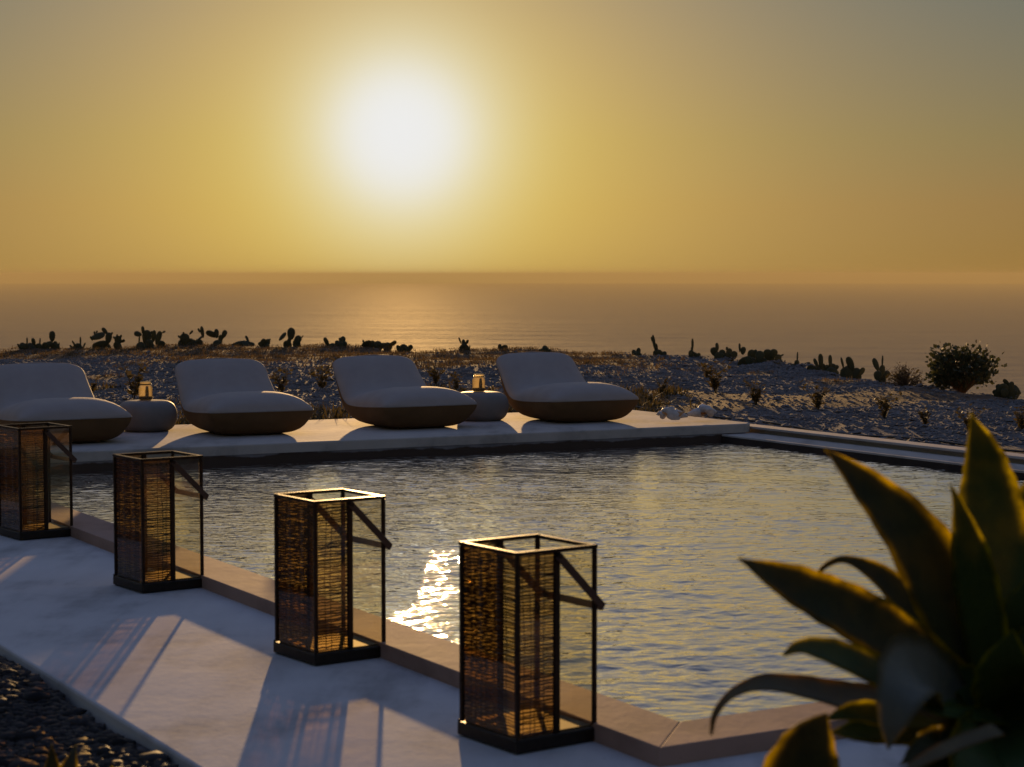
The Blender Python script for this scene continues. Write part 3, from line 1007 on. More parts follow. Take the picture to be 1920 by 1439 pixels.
# ------------------------------------------------------------------ conch shells
def conch(root, seed, mirror):
    r = random.Random(seed)
    turns = 4.6
    n, k = 150, 12
    V, F = [], []
    for i in range(n):
        t = i / (n - 1) * turns * 2 * math.pi
        g = math.exp(0.155 * (t - turns * 2 * math.pi))          # 0..1 growth
        x = -0.19 * (1 - g) * 0.9
        rad = 0.052 * g
        tr = 0.060 * g
        ph = t
        cyy, czz = math.cos(ph) * rad, math.sin(ph) * rad
        knob = max(0.0, math.sin(t * 3.5)) ** 5
        for j in range(k):
            q = 2 * math.pi * j / k
            sh = 1.0 + 0.62 * knob * max(0, math.cos(q)) ** 4 + 0.06 * math.sin(7 * q + i)
            rr = tr * sh
            dr, dx = math.cos(q) * rr, math.sin(q) * rr * 1.25
            V.append((x + dx, (math.cos(ph)) * (rad + dr), (math.sin(ph)) * (rad + dr)))
    for i in range(n - 1):
        for j in range(k):
            j2 = (j + 1) % k
            F.append((i * k + j, i * k + j2, (i + 1) * k + j2, (i + 1) * k + j))
    F.append(tuple(range(k))[::-1])
    o = mesh_obj('whorl', V, F, M['shell'], root, True)
    # siphonal tail and flared lip
    ph = turns * 2 * math.pi
    bm = bmesh.new()
    tube(bm, [(0.02, 0.0, 0.0), (0.08, -0.01, -0.012), (0.125, -0.016, -0.025), (0.15, -0.02, -0.034)], [0.058, 0.042, 0.022, 0.008], 10)
    bm_obj('tail', bm, M['shell'], root, True)
    bm = bmesh.new()
    pts = []
    m = 18
    outer, inner = [], []
    for i in range(m):
        q = math.pi * (i / (m - 1))
        outer.append(bm.verts.new((0.11 - 0.23 * i / (m - 1), -0.050 - 0.045 * math.sin(q), 0.028 - 0.05 * math.sin(q) + 0.006 * math.sin(5 * q))))
        inner.append(bm.verts.new((0.10 - 0.20 * i / (m - 1), -0.050 - 0.006 * math.sin(q), 0.022 + 0.012 * math.sin(q))))
    low = [bm.verts.new((v.co.x, v.co.y + 0.010, v.co.z - 0.016)) for v in outer]
    for i in range(m - 1):
        bm.faces.new((outer[i], outer[i + 1], inner[i + 1], inner[i]))
        bm.faces.new((low[i], low[i + 1], outer[i + 1], outer[i]))
    lp = bm_obj('aperture_lip', bm, M['shell_lip'], root, True)
    lp['label'] = 'orange flared opening of the shell'


for (a, b, rz, ry, lab, seed) in ((6.86, 9.93, R(14), 0.0, 'spiny chalk-white conch shell lying at the platform edge, left of its twin', 3),
                                   (7.24, 9.98, R(196), 0.0, 'spiny conch shell with orange opening at the very corner of the platform', 5)):
    sroot = empty('conch_shell', W(a, b, 0.16 + 0.092), rz)
    sroot.scale = (1.0, 1.0, 0.85)
    tag(sroot, lab, 'shell', 'conch shells on the platform')
    conch(sroot, seed, False)


# ------------------------------------------------------------------ lanterns
HB = 0.163          # half width of the body
LH = 0.678          # height
TR = 0.050          # tray height


def lantern_parts(root, seed):
    r = random.Random(seed)
    bm = bmesh.new()
    add_box(bm, (0, 0, TR / 2 + 0.001), (0.352, 0.352, TR - 0.004), None, 0.004)
    bm_obj('tray', bm, M['tray'], root)
    bm = bmesh.new()
    add_box(bm, (0, 0, TR + 0.002), (0.31, 0.31, 0.006))
    bm_obj('floor_plate', bm, M['plate'], root)
    for sx in (-1, 1):
        for sy in (-1, 1):
            bm = bmesh.new()
            add_box(bm, (sx * HB, sy * HB, (TR + LH) / 2 - 0.007), (0.015, 0.015, LH - TR - 0.015), None, 0.002)
            bm_obj('corner_post', bm, M['metal'], root)
            bm = bmesh.new()
            bmesh.ops.create_icosphere(bm, subdivisions=2, radius=0.006, matrix=Matrix.Translation((sx * 0.170, sy * 0.170, TR + 0.002)))
            bm_obj('rivet', bm, M['metal'], root, True)
    for sy in (-1, 1):
        bm = bmesh.new()
        add_box(bm, (0, sy * HB, (TR + LH) / 2 - 0.007), (0.024, 0.013, LH - TR - 0.015), None, 0.002)
        bm_obj('middle_post', bm, M['metal'], root)
    for i in range(4):
        bm = bmesh.new()
        if i < 2:
            s = (-1, 1)[i]
            add_box(bm, (0, s * HB, LH - 0.007), (2 * HB + 0.018, 0.017, 0.014), None, 0.002)
        else:
            s = (-1, 1)[i - 2]
            add_box(bm, (s * HB, 0, LH - 0.0075), (0.017, 2 * HB - 0.0185, 0.013), None, 0.002)
        bm_obj('top_rail', bm, M['metal'], root)
    z0, z1 = TR + 0.004, LH - 0.014
    # clear panes: pool side and the half of each side face next to it
    def pane(nm, x0, y0, x1, y1, mat, thick=0.0025):
        bm = bmesh.new()
        p, q = Vector((x0, y0, (z0 + z1) / 2)), Vector((x1, y1, (z0 + z1) / 2))
        d = q - p
        d3 = d.normalized()
        n = Vector((-d3.y, d3.x, 0))
        vs = [bm.verts.new(v) for v in ((x0, y0, z0), (x1, y1, z0), (x1, y1, z1), (x0, y0, z1))]
        bm.faces.new(vs)
        return bm_obj(nm, bm, mat, root)
    e = 0.008
    pane('clear_pane', HB, -HB + e, HB, HB - e, M['clear_glass'])
    for sy in (-1, 1):
        pane('clear_pane', 0.012, sy * HB, HB - e, sy * HB, M['clear_glass'])
        pane('amber_pane', -HB + e, sy * HB, -0.012, sy * HB, M['amber_glass'])
    pane('amber_pane', -HB, -HB + e, -HB, HB - e, M['amber_glass'])
    # woven strands over the amber half
    def weave(x0, y0, x1, y1, nx, ny):
        bm = bmesh.new()
        z = z0 + 0.006
        m = 7
        while z < z1 - 0.004:
            th = r.uniform(0.0020, 0.0038)
            pts = []
            tl = r.uniform(-0.004, 0.004)
            for i in range(m):
                f = i / (m - 1)
                wob = r.uniform(-0.0022, 0.0022)
                off = 0.004 + 0.003 * ((i % 2) * 2 - 1)
                pts.append((x0 + (x1 - x0) * f + nx * off, y0 + (y1 - y0) * f + ny * off, z + tl * (f - 0.5) + wob))
            tube(bm, pts, th, 4)
            z += r.uniform(0.0080, 0.0140)
        ln = math.hypot(x1 - x0, y1 - y0)
        for i in range(max(3, int(ln / 0.026))):
            f = (i + 0.5 + r.uniform(-0.25, 0.25)) / max(3, int(ln / 0.026))
            x, y = x0 + (x1 - x0) * f + nx * 0.004, y0 + (y1 - y0) * f + ny * 0.004
            dx = r.uniform(-0.01, 0.01) * (x1 - x0) / ln
            dy = r.uniform(-0.01, 0.01) * (y1 - y0) / ln
            if r.random() < 0.55:
                tube(bm, [(x, y, z0), (x + dx, y + dy, (z0 + z1) / 2), (x - dx, y - dy, z1)], 0.0016, 4)
        o = bm_obj('woven_panel', bm, M['strand'], root)
        o['kind'] = 'stuff'
    weave(-HB, -HB + e, -HB, HB - e, 1, 0)
    for sy in (-1, 1):
        weave(-HB + e, sy * HB, -0.012, sy * HB, 0, -sy)
    # carrying handle, folded down over the pool side
    hx, hz = 0.188, LH - 0.215
    yb = HB + 0.0145
    h = empty('handle', (0, 0, 0))
    h.parent = root
    for sy in (-1, 1):
        bm = bmesh.new()
        add_bar(bm, (-0.004, sy * yb, LH - 0.022), (hx, sy * yb, hz), 0.006, 0.028, (0, 0, 1), 0.0015)
        bm_obj('handle_arm', bm, M['strap'], h)
        bm = bmesh.new()
        bmesh.ops.create_cone(bm, cap_ends=True, segments=12, radius1=0.009, radius2=0.009, depth=0.010, matrix=Matrix.Translation((0, sy * (yb + 0.004), LH - 0.024)) @ Matrix.Rotation(R(90), 4, 'X'))
        bm_obj('pivot_pin', bm, M['metal'], h)
    bm = bmesh.new()
    add_bar(bm, (hx + 0.002, -yb - 0.003, hz - 0.002), (hx + 0.002, yb + 0.003, hz - 0.002), 0.006, 0.026, (0.6, 0, 1), 0.0015)
    bm_obj('handle_bar', bm, M['strap'], h)


for i, (a, b, rz, lab) in enumerate((
        (-0.440, 0.285, 6, 'nearest and largest of the tall bronze lanterns on the terrace, by the pool corner'),
        (-0.425, 1.950, 6, 'tall bronze lantern with the sun glitter behind it, second nearest of the four'),
        (-0.440, 4.020, 6, 'tall bronze lantern in front of the table between the first two loungers'),
        (-0.440, 6.240, 7, 'farthest lantern, cut off by the picture edge in front of the first lounger'))):
    lt = empty('lantern', W(a, b, 0.0015), ROT + R(rz))
    tag(lt, lab, 'lantern', 'tall lanterns along the pool curb')
    lantern_parts(lt, 60 + i)

# ------------------------------------------------------------------ prickly pears along the cliff edge
# (x, y, pads); pad: local x, y, z of its centre, half length, half width, tilt, turn
CACTI = [
    (-9.47,38.44,[(0.285,-0.095,0.286,0.092,0.064,0,-3),(-0.112,-0.005,0.176,0.064,0.05,-15,-23),(-0.286,-0.104,0.084,0.085,0.059,80,-3),(0.15,0.012,0.101,0.117,0.064,65,-10),(0.296,0.072,0.099,0.075,0.048,10,20),(-0.215,-0.106,0.191,0.064,0.017,0,5),(0.013,0.009,0.176,0.064,0.017,5,-11),(-0.057,0.067,0.056,0.064,0.064,0,24),(0.41,-0.095,0.105,0.053,0.019,15,-15),(-0.431,0.106,0.076,0.054,0.032,-30,-27),(-0.325,0.033,0.04,0.104,0.078,-21,-10),(-0.167,0.013,0.037,0.106,0.105,-49,26),(-0.009,0.011,0.034,0.095,0.077,0,-11),(0.149,-0.041,0.047,0.106,0.092,-22,-28),(0.307,0.041,0.029,0.106,0.104,5,-16)]),
    (-8.74,38.6,[(0.055,0.024,0.18,0.075,0.019,0,-1),(-0.067,-0.012,0.128,0.064,0.021,-30,-14),(0.016,-0.047,0.076,0.054,0.032,20,24),(0.118,0.071,0.093,0.054,0.021,25,-23),(-0.099,-0.109,0.067,0.043,0.021,-40,12),(0.004,0.05,0.026,0.099,0.098,-42,15)]),
    (-8.41,39.25,[(-0.054,-0.021,0.258,0.131,0.071,72,-16),(0.078,0.032,0.365,0.071,0.044,-40,0),(0.171,-0.054,0.226,0.098,0.071,8,-6),(-0.12,-0.015,0.323,0.033,0.022,-10,9),(0.025,-0.043,0.106,0.131,0.065,85,7),(-0.174,-0.072,0.216,0.044,0.024,-30,-8),(0.235,-0.096,0.304,0.044,0.027,40,-25),(-0.09,0.05,0.343,0.027,0.02,20,-11),(-0.091,0.027,0.031,0.087,0.083,-38,-10),(0.11,-0.004,0.002,0.101,0.106,-24,19)]),
    (-8.08,39.41,[(-0.002,-0.041,0.166,0.087,0.077,0,-8),(-0.015,-0.051,0.253,0.038,0.022,-5,-19),(0.032,0.066,0.239,0.038,0.024,20,-2),(-0.104,0.087,0.216,0.033,0.022,-30,27),(0.082,0.029,0.152,0.044,0.033,60,24),(-0.001,-0.042,0.031,0.107,0.082,-28,-4)]),
    (-7.66,40.15,[(-0.147,-0.082,0.279,0.072,0.056,-75,8),(-0.035,-0.118,0.354,0.078,0.044,-5,-26),(0.021,-0.011,0.206,0.134,0.1,5,-5),(0.151,0.068,0.226,0.112,0.05,8,-5),(-0.161,0.119,0.146,0.078,0.017,5,8),(0.091,-0.097,0.075,0.078,0.089,0,-15),(0.124,-0.018,0.307,0.033,0.025,30,-15),(-0.084,-0.039,0.003,0.102,0.094,-41,10),(0.08,-0.046,0.025,0.087,0.11,-45,25)]),
    (-7.42,40.57,[(-0.067,0.066,0.179,0.13,0.062,18,-2),(0.053,0.036,0.304,0.038,0.023,60,-16),(0.001,-0.005,0.046,0.056,0.045,0,-13),(0.0,-0.006,0.025,0.087,0.088,22,28)]),
    (-6.8,40.65,[(-0.121,-0.068,0.158,0.101,0.113,0,-16),(-0.134,-0.112,0.272,0.034,0.023,-10,-12),(0.015,-0.059,0.293,0.051,0.023,40,5),(-0.076,-0.07,0.034,0.056,0.101,0,-14),(0.051,-0.02,0.077,0.056,0.068,70,-12),(0.181,-0.086,0.147,0.101,0.029,48,-25),(0.227,0.094,0.299,0.108,0.041,-8,-8),(0.172,0.016,0.336,0.045,0.023,-25,8),(-0.241,-0.023,0.201,0.034,0.023,-40,13),(-0.166,0.015,0.04,0.102,0.09,-49,-1),(-0.004,-0.029,0.044,0.107,0.107,-17,-10),(0.158,0.016,0.04,0.099,0.103,7,-15)]),
    (-6.22,40.75,[(-0.16,0.045,0.253,0.113,0.068,-68,-11),(-0.045,-0.039,0.267,0.085,0.052,-5,-3),(0.01,0.11,0.115,0.108,0.057,5,-24),(0.1,0.086,0.257,0.074,0.057,18,-11),(0.056,0.111,0.183,0.045,0.034,20,14),(-0.022,-0.031,0.02,0.099,0.101,-26,14)]),
    (-5.65,40.45,[(0.059,0.089,0.159,0.068,0.029,-25,16),(-0.035,0.032,0.06,0.157,0.067,88,8),(-0.176,-0.007,0.039,0.101,0.045,80,-3),(0.124,0.103,0.046,0.079,0.051,100,-15),(-0.098,0.03,0.011,0.085,0.094,-28,-21),(0.059,-0.01,0.038,0.091,0.079,-54,28)]),
    (-5.18,40.25,[(-0.038,-0.081,0.094,0.078,0.056,30,10),(0.063,-0.041,0.103,0.061,0.054,0,7),(0.084,0.066,0.144,0.028,0.022,40,2),(-0.112,0.1,0.054,0.045,0.045,-30,0),(-0.004,-0.047,0.002,0.098,0.09,50,-12)]),
    (-4.62,40.26,[(-0.003,-0.087,0.278,0.112,0.084,4,-5),(-0.047,-0.101,0.116,0.078,0.045,12,28),(-0.193,0.006,0.219,0.095,0.05,42,-28),(0.126,-0.049,0.148,0.089,0.076,35,-6),(0.055,0.079,0.054,0.056,0.045,0,-23),(0.199,0.11,0.198,0.045,0.013,40,1),(-0.122,-0.029,0.069,0.056,0.015,0,22),(-0.093,0.048,0.019,0.103,0.104,-9,-22),(0.109,-0.042,0.046,0.104,0.085,-5,-2)]),
    (-3.58,39.53,[(-0.245,0.066,0.13,0.088,0.051,-28,-24),(0.077,0.031,0.137,0.099,0.066,18,-16),(-0.011,0.033,0.093,0.066,0.055,-30,25),(0.135,-0.005,0.083,0.055,0.055,10,-21),(0.03,0.072,0.169,0.044,0.026,-15,-18),(-0.146,-0.013,0.008,0.101,0.083,50,-7),(0.041,-0.024,0.049,0.08,0.077,22,-9)]),
    (-2.81,39.53,[(-0.178,-0.093,0.097,0.093,0.066,70,22),(-0.079,0.052,0.081,0.071,0.055,20,2),(0.155,0.006,0.05,0.099,0.066,90,5),(0.351,-0.061,0.091,0.086,0.05,55,26),(0.016,-0.05,0.041,0.066,0.055,0,-14),(-0.256,0.064,0.136,0.033,0.022,-20,27),(-0.152,0.013,0.034,0.098,0.083,56,1),(0.048,0.028,0.028,0.108,0.09,-4,11),(0.247,0.012,0.02,0.088,0.094,24,-7)]),
    (-2.11,37.69,[(-0.109,-0.1,0.06,0.073,0.044,-22,-19),(0.092,0.042,0.065,0.073,0.052,40,11),(0.025,-0.077,0.038,0.052,0.042,-20,-5),(-0.01,-0.03,0.04,0.1,0.105,-51,-3)]),
    (-0.92,37.67,[(-0.103,0.097,0.221,0.058,0.017,-20,-7),(-0.028,0.037,0.139,0.094,0.042,-5,-8),(0.038,-0.078,0.195,0.047,0.031,30,28),(0.091,-0.114,0.092,0.042,0.015,5,-27),(0.004,0.006,0.088,0.042,0.031,10,20),(-0.006,0.033,0.04,0.104,0.108,-40,-17)]),
    (-0.18,37.93,[(-0.06,-0.001,0.078,0.058,0.042,0,8),(0.056,0.118,0.063,0.048,0.027,15,-24),(0.003,0.062,0.033,0.042,0.032,0,-21),(-0.002,-0.033,0.024,0.107,0.079,40,25)]),
    (0.64,37.33,[(0.001,0.085,0.056,0.073,0.057,0,16),(-0.083,-0.023,0.029,0.041,0.031,-30,10),(0.082,-0.063,0.031,0.041,0.027,35,3),(0.0,0.02,0.015,0.087,0.083,20,5)]),
    (2.31,35.64,[(-0.039,0.096,0.062,0.05,0.04,-10,-3),(0.039,0.002,0.086,0.064,0.046,5,24),(0.002,-0.045,0.038,0.04,0.049,0,0),(-0.002,-0.009,0.001,0.086,0.092,28,7)]),
    (2.67,35.37,[(-0.058,-0.033,0.275,0.118,0.029,-9,-4),(-0.014,0.03,0.164,0.079,0.039,-8,-19),(-0.09,0.003,0.323,0.044,0.018,-15,1),(0.062,0.114,0.052,0.059,0.059,20,12),(-0.018,0.101,0.053,0.059,0.049,0,10),(0.137,0.071,0.054,0.049,0.044,45,-23),(0.021,0.026,0.024,0.099,0.089,17,21)]),
    (3.31,34.92,[(-0.016,0.102,0.247,0.092,0.024,0,-24),(-0.04,-0.048,0.156,0.058,0.025,5,-25),(-0.056,-0.081,0.07,0.068,0.058,0,22),(0.084,0.02,0.046,0.044,0.039,30,11),(0.025,0.011,0.046,0.039,0.039,0,6),(0.017,-0.024,0.026,0.085,0.074,-56,-8)]),
    (3.73,33.89,[(-0.112,-0.055,0.247,0.061,0.038,-8,28),(-0.145,0.118,0.152,0.071,0.066,-20,-10),(-0.017,0.026,0.108,0.075,0.066,5,12),(0.108,0.048,0.135,0.071,0.061,10,18),(0.177,-0.084,0.094,0.07,0.061,20,-2),(-0.065,0.109,0.076,0.057,0.066,0,28),(0.07,0.05,0.211,0.028,0.023,10,-23),(-0.07,0.006,0.035,0.102,0.092,4,-2),(0.102,-0.035,0.042,0.095,0.073,-39,-18)]),
    (4.14,31.66,[(-0.39,-0.059,0.314,0.066,0.018,-3,-3),(-0.325,0.009,0.263,0.057,0.044,10,-9),(-0.174,0.087,0.181,0.084,0.071,0,-7),(-0.063,-0.079,0.17,0.083,0.079,10,-25),(0.077,-0.018,0.198,0.079,0.075,-5,-27),(0.169,-0.053,0.213,0.07,0.07,15,15),(0.231,-0.115,0.119,0.079,0.061,20,22),(-0.019,-0.083,0.074,0.07,0.079,0,-18),(-0.257,-0.092,0.109,0.061,0.07,0,10),(0.153,0.078,0.066,0.071,0.071,0,-14),(0.299,-0.064,0.187,0.035,0.016,60,-28),(-0.115,-0.006,0.246,0.035,0.026,-20,17),(0.346,0.008,0.052,0.053,0.014,25,28),(-0.308,0.033,0.05,0.101,0.107,59,16),(-0.163,-0.012,0.042,0.105,0.093,-47,2),(-0.018,0.012,0.046,0.089,0.096,54,-2),(0.127,0.01,0.002,0.099,0.08,49,23),(0.272,0.016,0.015,0.107,0.095,-17,23)]),
    (4.51,30.15,[(-0.011,0.094,0.21,0.08,0.013,2,-8),(-0.019,0.092,0.101,0.063,0.046,0,14),(0.127,0.114,0.1,0.067,0.03,68,-26),(-0.087,0.025,0.062,0.05,0.042,-30,5),(0.034,-0.006,0.047,0.042,0.05,0,-6),(0.01,0.043,0.009,0.081,0.091,45,10)]),
    (4.71,29.4,[(0.005,-0.111,0.203,0.094,0.042,-4,15),(-0.067,-0.103,0.17,0.065,0.033,-25,22),(0.044,0.024,0.09,0.061,0.061,0,-20),(-0.116,0.047,0.073,0.057,0.057,-40,-21),(0.106,0.002,0.108,0.033,0.021,30,28),(-0.065,0.033,0.025,0.08,0.104,19,-11),(0.049,0.012,0.001,0.102,0.071,1,16)]),
    (4.85,29.11,[(-0.026,-0.034,0.213,0.077,0.037,-3,28),(0.015,0.057,0.103,0.057,0.065,0,-6),(0.083,0.076,0.102,0.041,0.032,40,-9),(-0.045,0.086,0.077,0.041,0.041,0,12),(0.006,0.01,0.002,0.092,0.109,36,4)]),
    (4.98,28.21,[(-0.129,-0.048,0.222,0.074,0.02,-14,16),(-0.013,-0.052,0.211,0.094,0.053,-22,-15),(-0.029,0.049,0.108,0.063,0.059,0,-1),(0.073,-0.043,0.073,0.07,0.059,20,-15),(0.145,-0.116,0.1,0.055,0.047,30,28),(-0.095,-0.015,0.072,0.055,0.055,-20,-11),(-0.047,-0.017,0.045,0.108,0.107,-8,-8),(0.096,0.025,0.011,0.088,0.073,-9,-12)]),
    (5.21,27.07,[(-0.065,0.042,0.248,0.083,0.042,-22,13),(0.0,-0.088,0.292,0.079,0.015,2,20),(0.006,-0.045,0.165,0.071,0.049,5,22),(-0.06,-0.08,0.096,0.06,0.06,0,-23),(0.085,0.048,0.104,0.053,0.045,30,-12),(0.003,0.017,0.045,0.095,0.075,-17,-28)]),
    (6.15,23.8,[(0.02,0.118,0.171,0.05,0.028,-42,-18),(0.025,-0.098,0.137,0.053,0.036,5,5),(-0.074,0.082,0.1,0.053,0.04,-30,-21),(0.149,0.071,0.087,0.06,0.02,-35,-8),(-0.047,-0.049,0.055,0.046,0.053,0,8),(0.096,0.02,0.037,0.046,0.046,0,-19),(-0.116,0.098,0.046,0.04,0.033,-50,-24),(-0.072,0.016,0.05,0.107,0.1,36,21),(0.064,0.03,0.034,0.088,0.094,20,-7)]),
]
CACTUS_LABELS = [
    'prickly pear with one tall upright pad, leftmost of the cliff-edge plants',
    'small spiky plant between the two largest cactus clumps above the first lounger',
    'broad dark prickly pear with a wide tilted pad above the first lounger',
    'low rounded prickly pear with small buds, just right of the broad dark one',
    'bushy prickly pear with a sideways pad above the first jar',
    'single leaning cactus pad with a bud at its tip, beside the bushy clump',
    'prickly pear with a long bent arm rising to two narrow pads',
    'prickly pear shaped like a three-lobed cross above the second lounger',
    'low mound of prickly pear with one small leaning pad on top',
    'tiny two-pad prickly pear between the mound and the tall round pad',
    'prickly pear with a large round upright pad and a drooping side pad',
    'pair of oval cactus pads above the left corner of the third lounger',
    'low spreading prickly pear above the third lounger, ending in a tilted pad',
    'small squat cactus right of the third lounger top',
    'thin branching cactus alone on the bare skyline between the two right loungers',
    'two stubby cactus pads above the left side of the last lounger',
    'low round cactus above the middle of the last lounger',
    'small cactus pair on the skyline right of the last lounger',
    'tall thin columnar cactus with one short side arm',
    'slender upright cactus on a round base, right of the columnar one',
    'cluster of round cactus pads with one oval pad on top',
    'wide dark prickly pear thicket with a thin upright shoot',
    'cactus with a single thin spike where the slope begins to drop',
    'prickly pear with one tall oval pad, first on the dropping slope',
    'prickly pear with one slim oval pad on a wide low base',
    'prickly pear with a large pad leaning left, before the dry bush',
    'two-pronged prickly pear touching the dry brown bush',
    'prickly pear at the right picture edge beyond the dark bush',
]


def pad_mesh():
    """flattened oval pad with a narrower foot, about 2 x 2 x 0.36"""
    V, F = [], []
    seg, rings = 10, 7
    for i in range(rings + 1):
        t = i / rings
        z = -math.cos(t * math.pi)
        w = math.sin(t * math.pi) ** 0.85 * (0.86 + 0.14 * z)
        for k in range(seg):
            q = 2 * math.pi * k / seg
            V.append((math.cos(q) * max(w, 0.04), math.sin(q) * max(w, 0.04) * 0.20, z))
    for i in range(rings):
        for k in range(seg):
            k2 = (k + 1) % seg
            F.append((i * seg + k, i * seg + k2, (i + 1) * seg + k2, (i + 1) * seg + k))
    return V, F


pv_, pf_ = pad_mesh()
pad_proto = None
for ci, (cx, cy, pads) in enumerate(CACTI):
    gz = float(ground_z(cx, cy))
    root = empty('prickly_pear', (cx, cy, 0.08))
    tag(root, CACTUS_LABELS[ci], 'cactus', 'prickly pears along the cliff edge')
    for (x, y, z, hl, hw, tilt, turn) in pads:
        if pad_proto is None:
            o = mesh_obj('pad', pv_, pf_, M['pad'], root, True)
            pad_proto = o
        else:
            o = pad_proto.copy()
            link(o, root)
        o.location = (x, y, z)
        o.rotation_euler = Matrix.Rotation(R(tilt), 3, 'Y').to_euler()
        o.rotation_euler.rotate_axis('Z', R(turn))
        o.scale = (hw * 1.16, max(hw, hl * 0.5) * 0.95, hl * 1.18)


# ------------------------------------------------------------------ bushes on the slope
def leafy_bush(root, rx, ry, rz, zc, n, leaf, mat, seed, tips):
    r = np.random.RandomState(seed)
    bm = bmesh.new()
    ends = []
    for i in range(tips):
        th = r.uniform(0, 6.28)
        ph = math.acos(r.uniform(-0.45, 1))
        k = r.uniform(0.58, 1.04)
        e = Vector((rx * math.sin(ph) * math.cos(th), ry * math.sin(ph) * math.sin(th), zc + rz * math.cos(ph))) * 1.0
        e = Vector((e.x * k, e.y * k, zc + (e.z - zc) * k))
        e.z = max(e.z, 0.03)
        m = e * 0.45 + Vector((r.uniform(-0.05, 0.05), r.uniform(-0.05, 0.05), 0.03))
        tube(bm, [(e.x * 0.08, e.y * 0.08, -0.04), m, e], [0.012, 0.008, 0.003], 4)
        ends.append((m, e))
    bm_obj('branches', bm, M['dry_twig'], root)
    V, F = [], []
    for i in range(n):
        m, e = ends[r.randint(len(ends))]
        f = r.beta(3, 1.2)
        p = m.lerp(e, f) + Vector(r.normal(0, leaf * 0.9, 3))
        d = (e - m).normalized() + Vector(r.normal(0, 0.7, 3))
        d.normalize()
        s = d.cross(Vector(r.normal(0, 1, 3))).normalized()
        l = leaf * r.uniform(0.7, 1.4)
        w = l * r.uniform(0.32, 0.5)
        b = len(V)
        nn = d.cross(s) * (w * 0.25)
        V += [p, p + d * l * 0.5 + s * w + nn, p + d * l, p + d * l * 0.5 - s * w + nn]
        F += [(b, b + 1, b + 2), (b, b + 2, b + 3)]
    mesh_obj('foliage', V, F, mat, root)


bx, by = 5.87, 25.0
root = empty('evergreen_bush', (bx, by, float(ground_z(bx, by)) - 0.01))
tag(root, 'dark dense rounded bush standing against the sea at the right', 'bush')
leafy_bush(root, 0.46, 0.40, 0.37, 0.24, 1900, 0.056, M['bush_leaf'], 4, 90)
bx, by = 5.26, 25.7
root = empty('dry_bush', (bx, by, float(ground_z(bx, by)) - 0.01))
tag(root, 'low dry brown thorny bush left of the dark rounded one', 'bush')


def twig_bush(root, rx, rz, n, seed):
    r = random.Random(seed)
    bm = bmesh.new()
    for i in range(n):
        th = r.uniform(0, 6.28)
        el = r.uniform(0.15, 1.5)
        d = Vector((math.cos(th) * math.cos(el), math.sin(th) * math.cos(el), math.sin(el)))
        l = r.uniform(0.6, 1.05)
        p = Vector((d.x * rx * l, d.y * rx * l, d.z * rz * l))
        m = p * 0.5 + Vector((r.uniform(-0.04, 0.04), r.uniform(-0.04, 0.04), r.uniform(0, 0.05)))
        tube(bm, [(0, 0, -0.02), m, p], [0.006, 0.004, 0.0015], 3)
        for k in range(3):
            q = m.lerp(p, r.uniform(0.1, 1.0))
            e = q + Vector((r.uniform(-0.07, 0.07), r.uniform(-0.07, 0.07), r.uniform(-0.01, 0.07)))
            tube(bm, [q, e], [0.003, 0.001], 3)
    bm_obj('twigs', bm, M['dry_twig'], root)


twig_bush(root, 0.34, 0.36, 90, 3)
leafy_bush(root, 0.28, 0.26, 0.20, 0.10, 260, 0.030, M['weed'], 8, 24)


# ------------------------------------------------------------------ weeds that stand out one by one
def weed_mesh(seed, h):
    r = random.Random(seed)
    bm = bmesh.new()
    for i in range(r.randint(11, 16)):
        th = r.uniform(0, 6.28)
        ln = r.uniform(0.2, 0.75)
        hh = h * r.uniform(0.55, 1.0)
        e = Vector((math.cos(th) * ln * hh, math.sin(th) * ln * hh, hh))
        m = Vector((e.x * 0.35, e.y * 0.35, hh * 0.55))
        tube(bm, [(0, 0, -0.02), m, e], [0.004, 0.003, 0.0012], 3)
        for k in range(9):
            f = r.uniform(0.1, 1.0)
            p = (m * (f * 2)) if f < 0.5 else m.lerp(e, f * 2 - 1)
            t2 = r.uniform(0, 6.28)
            d = Vector((math.cos(t2), math.sin(t2), r.uniform(0.1, 0.9))).normalized()
            s = d.cross(Vector((r.uniform(-1, 1), r.uniform(-1, 1), 1))).normalized()
            l = h * r.uniform(0.12, 0.24)
            w = l * 0.30
            vs = [bm.verts.new(v) for v in (p, p + d * l * 0.5 + s * w, p + d * l, p + d * l * 0.5 - s * w)]
            bm.faces.new(vs)
    return bm


WEEDS = [
    (-4.59, 23.24, 0.40, 'tall olive weed rising left of the first jar'),
    (-5.20, 23.6, 0.24, 'low weed behind the right end of the first lounger'),
    (-2.90, 24.1, 0.30, 'olive weed just right of the second lounger back'),
    (-2.50, 25.2, 0.36, 'olive weed touching the left edge of the third lounger back'),
    (-1.05, 26.4, 0.26, 'weed behind the gap right of the third lounger'),
    (-0.74, 25.6, 0.20, 'small weed left of the last lounger back'),
    (1.86, 24.0, 0.20, 'low weed above the tip of the last lounger'),
    (2.62, 24.6, 0.36, 'yellowish upright weed on the gravel right of the last lounger'),
    (2.80, 22.0, 0.26, 'weed standing beyond the conch shells'),
    (3.42, 21.4, 0.26, 'brown weed alone on the gravel right of the shells'),
    (3.93, 20.2, 0.24, 'brown weed on the gravel close behind the pool ledge'),
    (4.12, 19.1, 0.16, 'low leafy weed at the pool ledge before the tallest agave leaf'),
    (4.42, 18.5, 0.20, 'leafy weed hard against the tallest agave leaf'),
    (4.95, 18.6, 0.24, 'weed right of the tallest agave leaf, at the picture edge'),
]
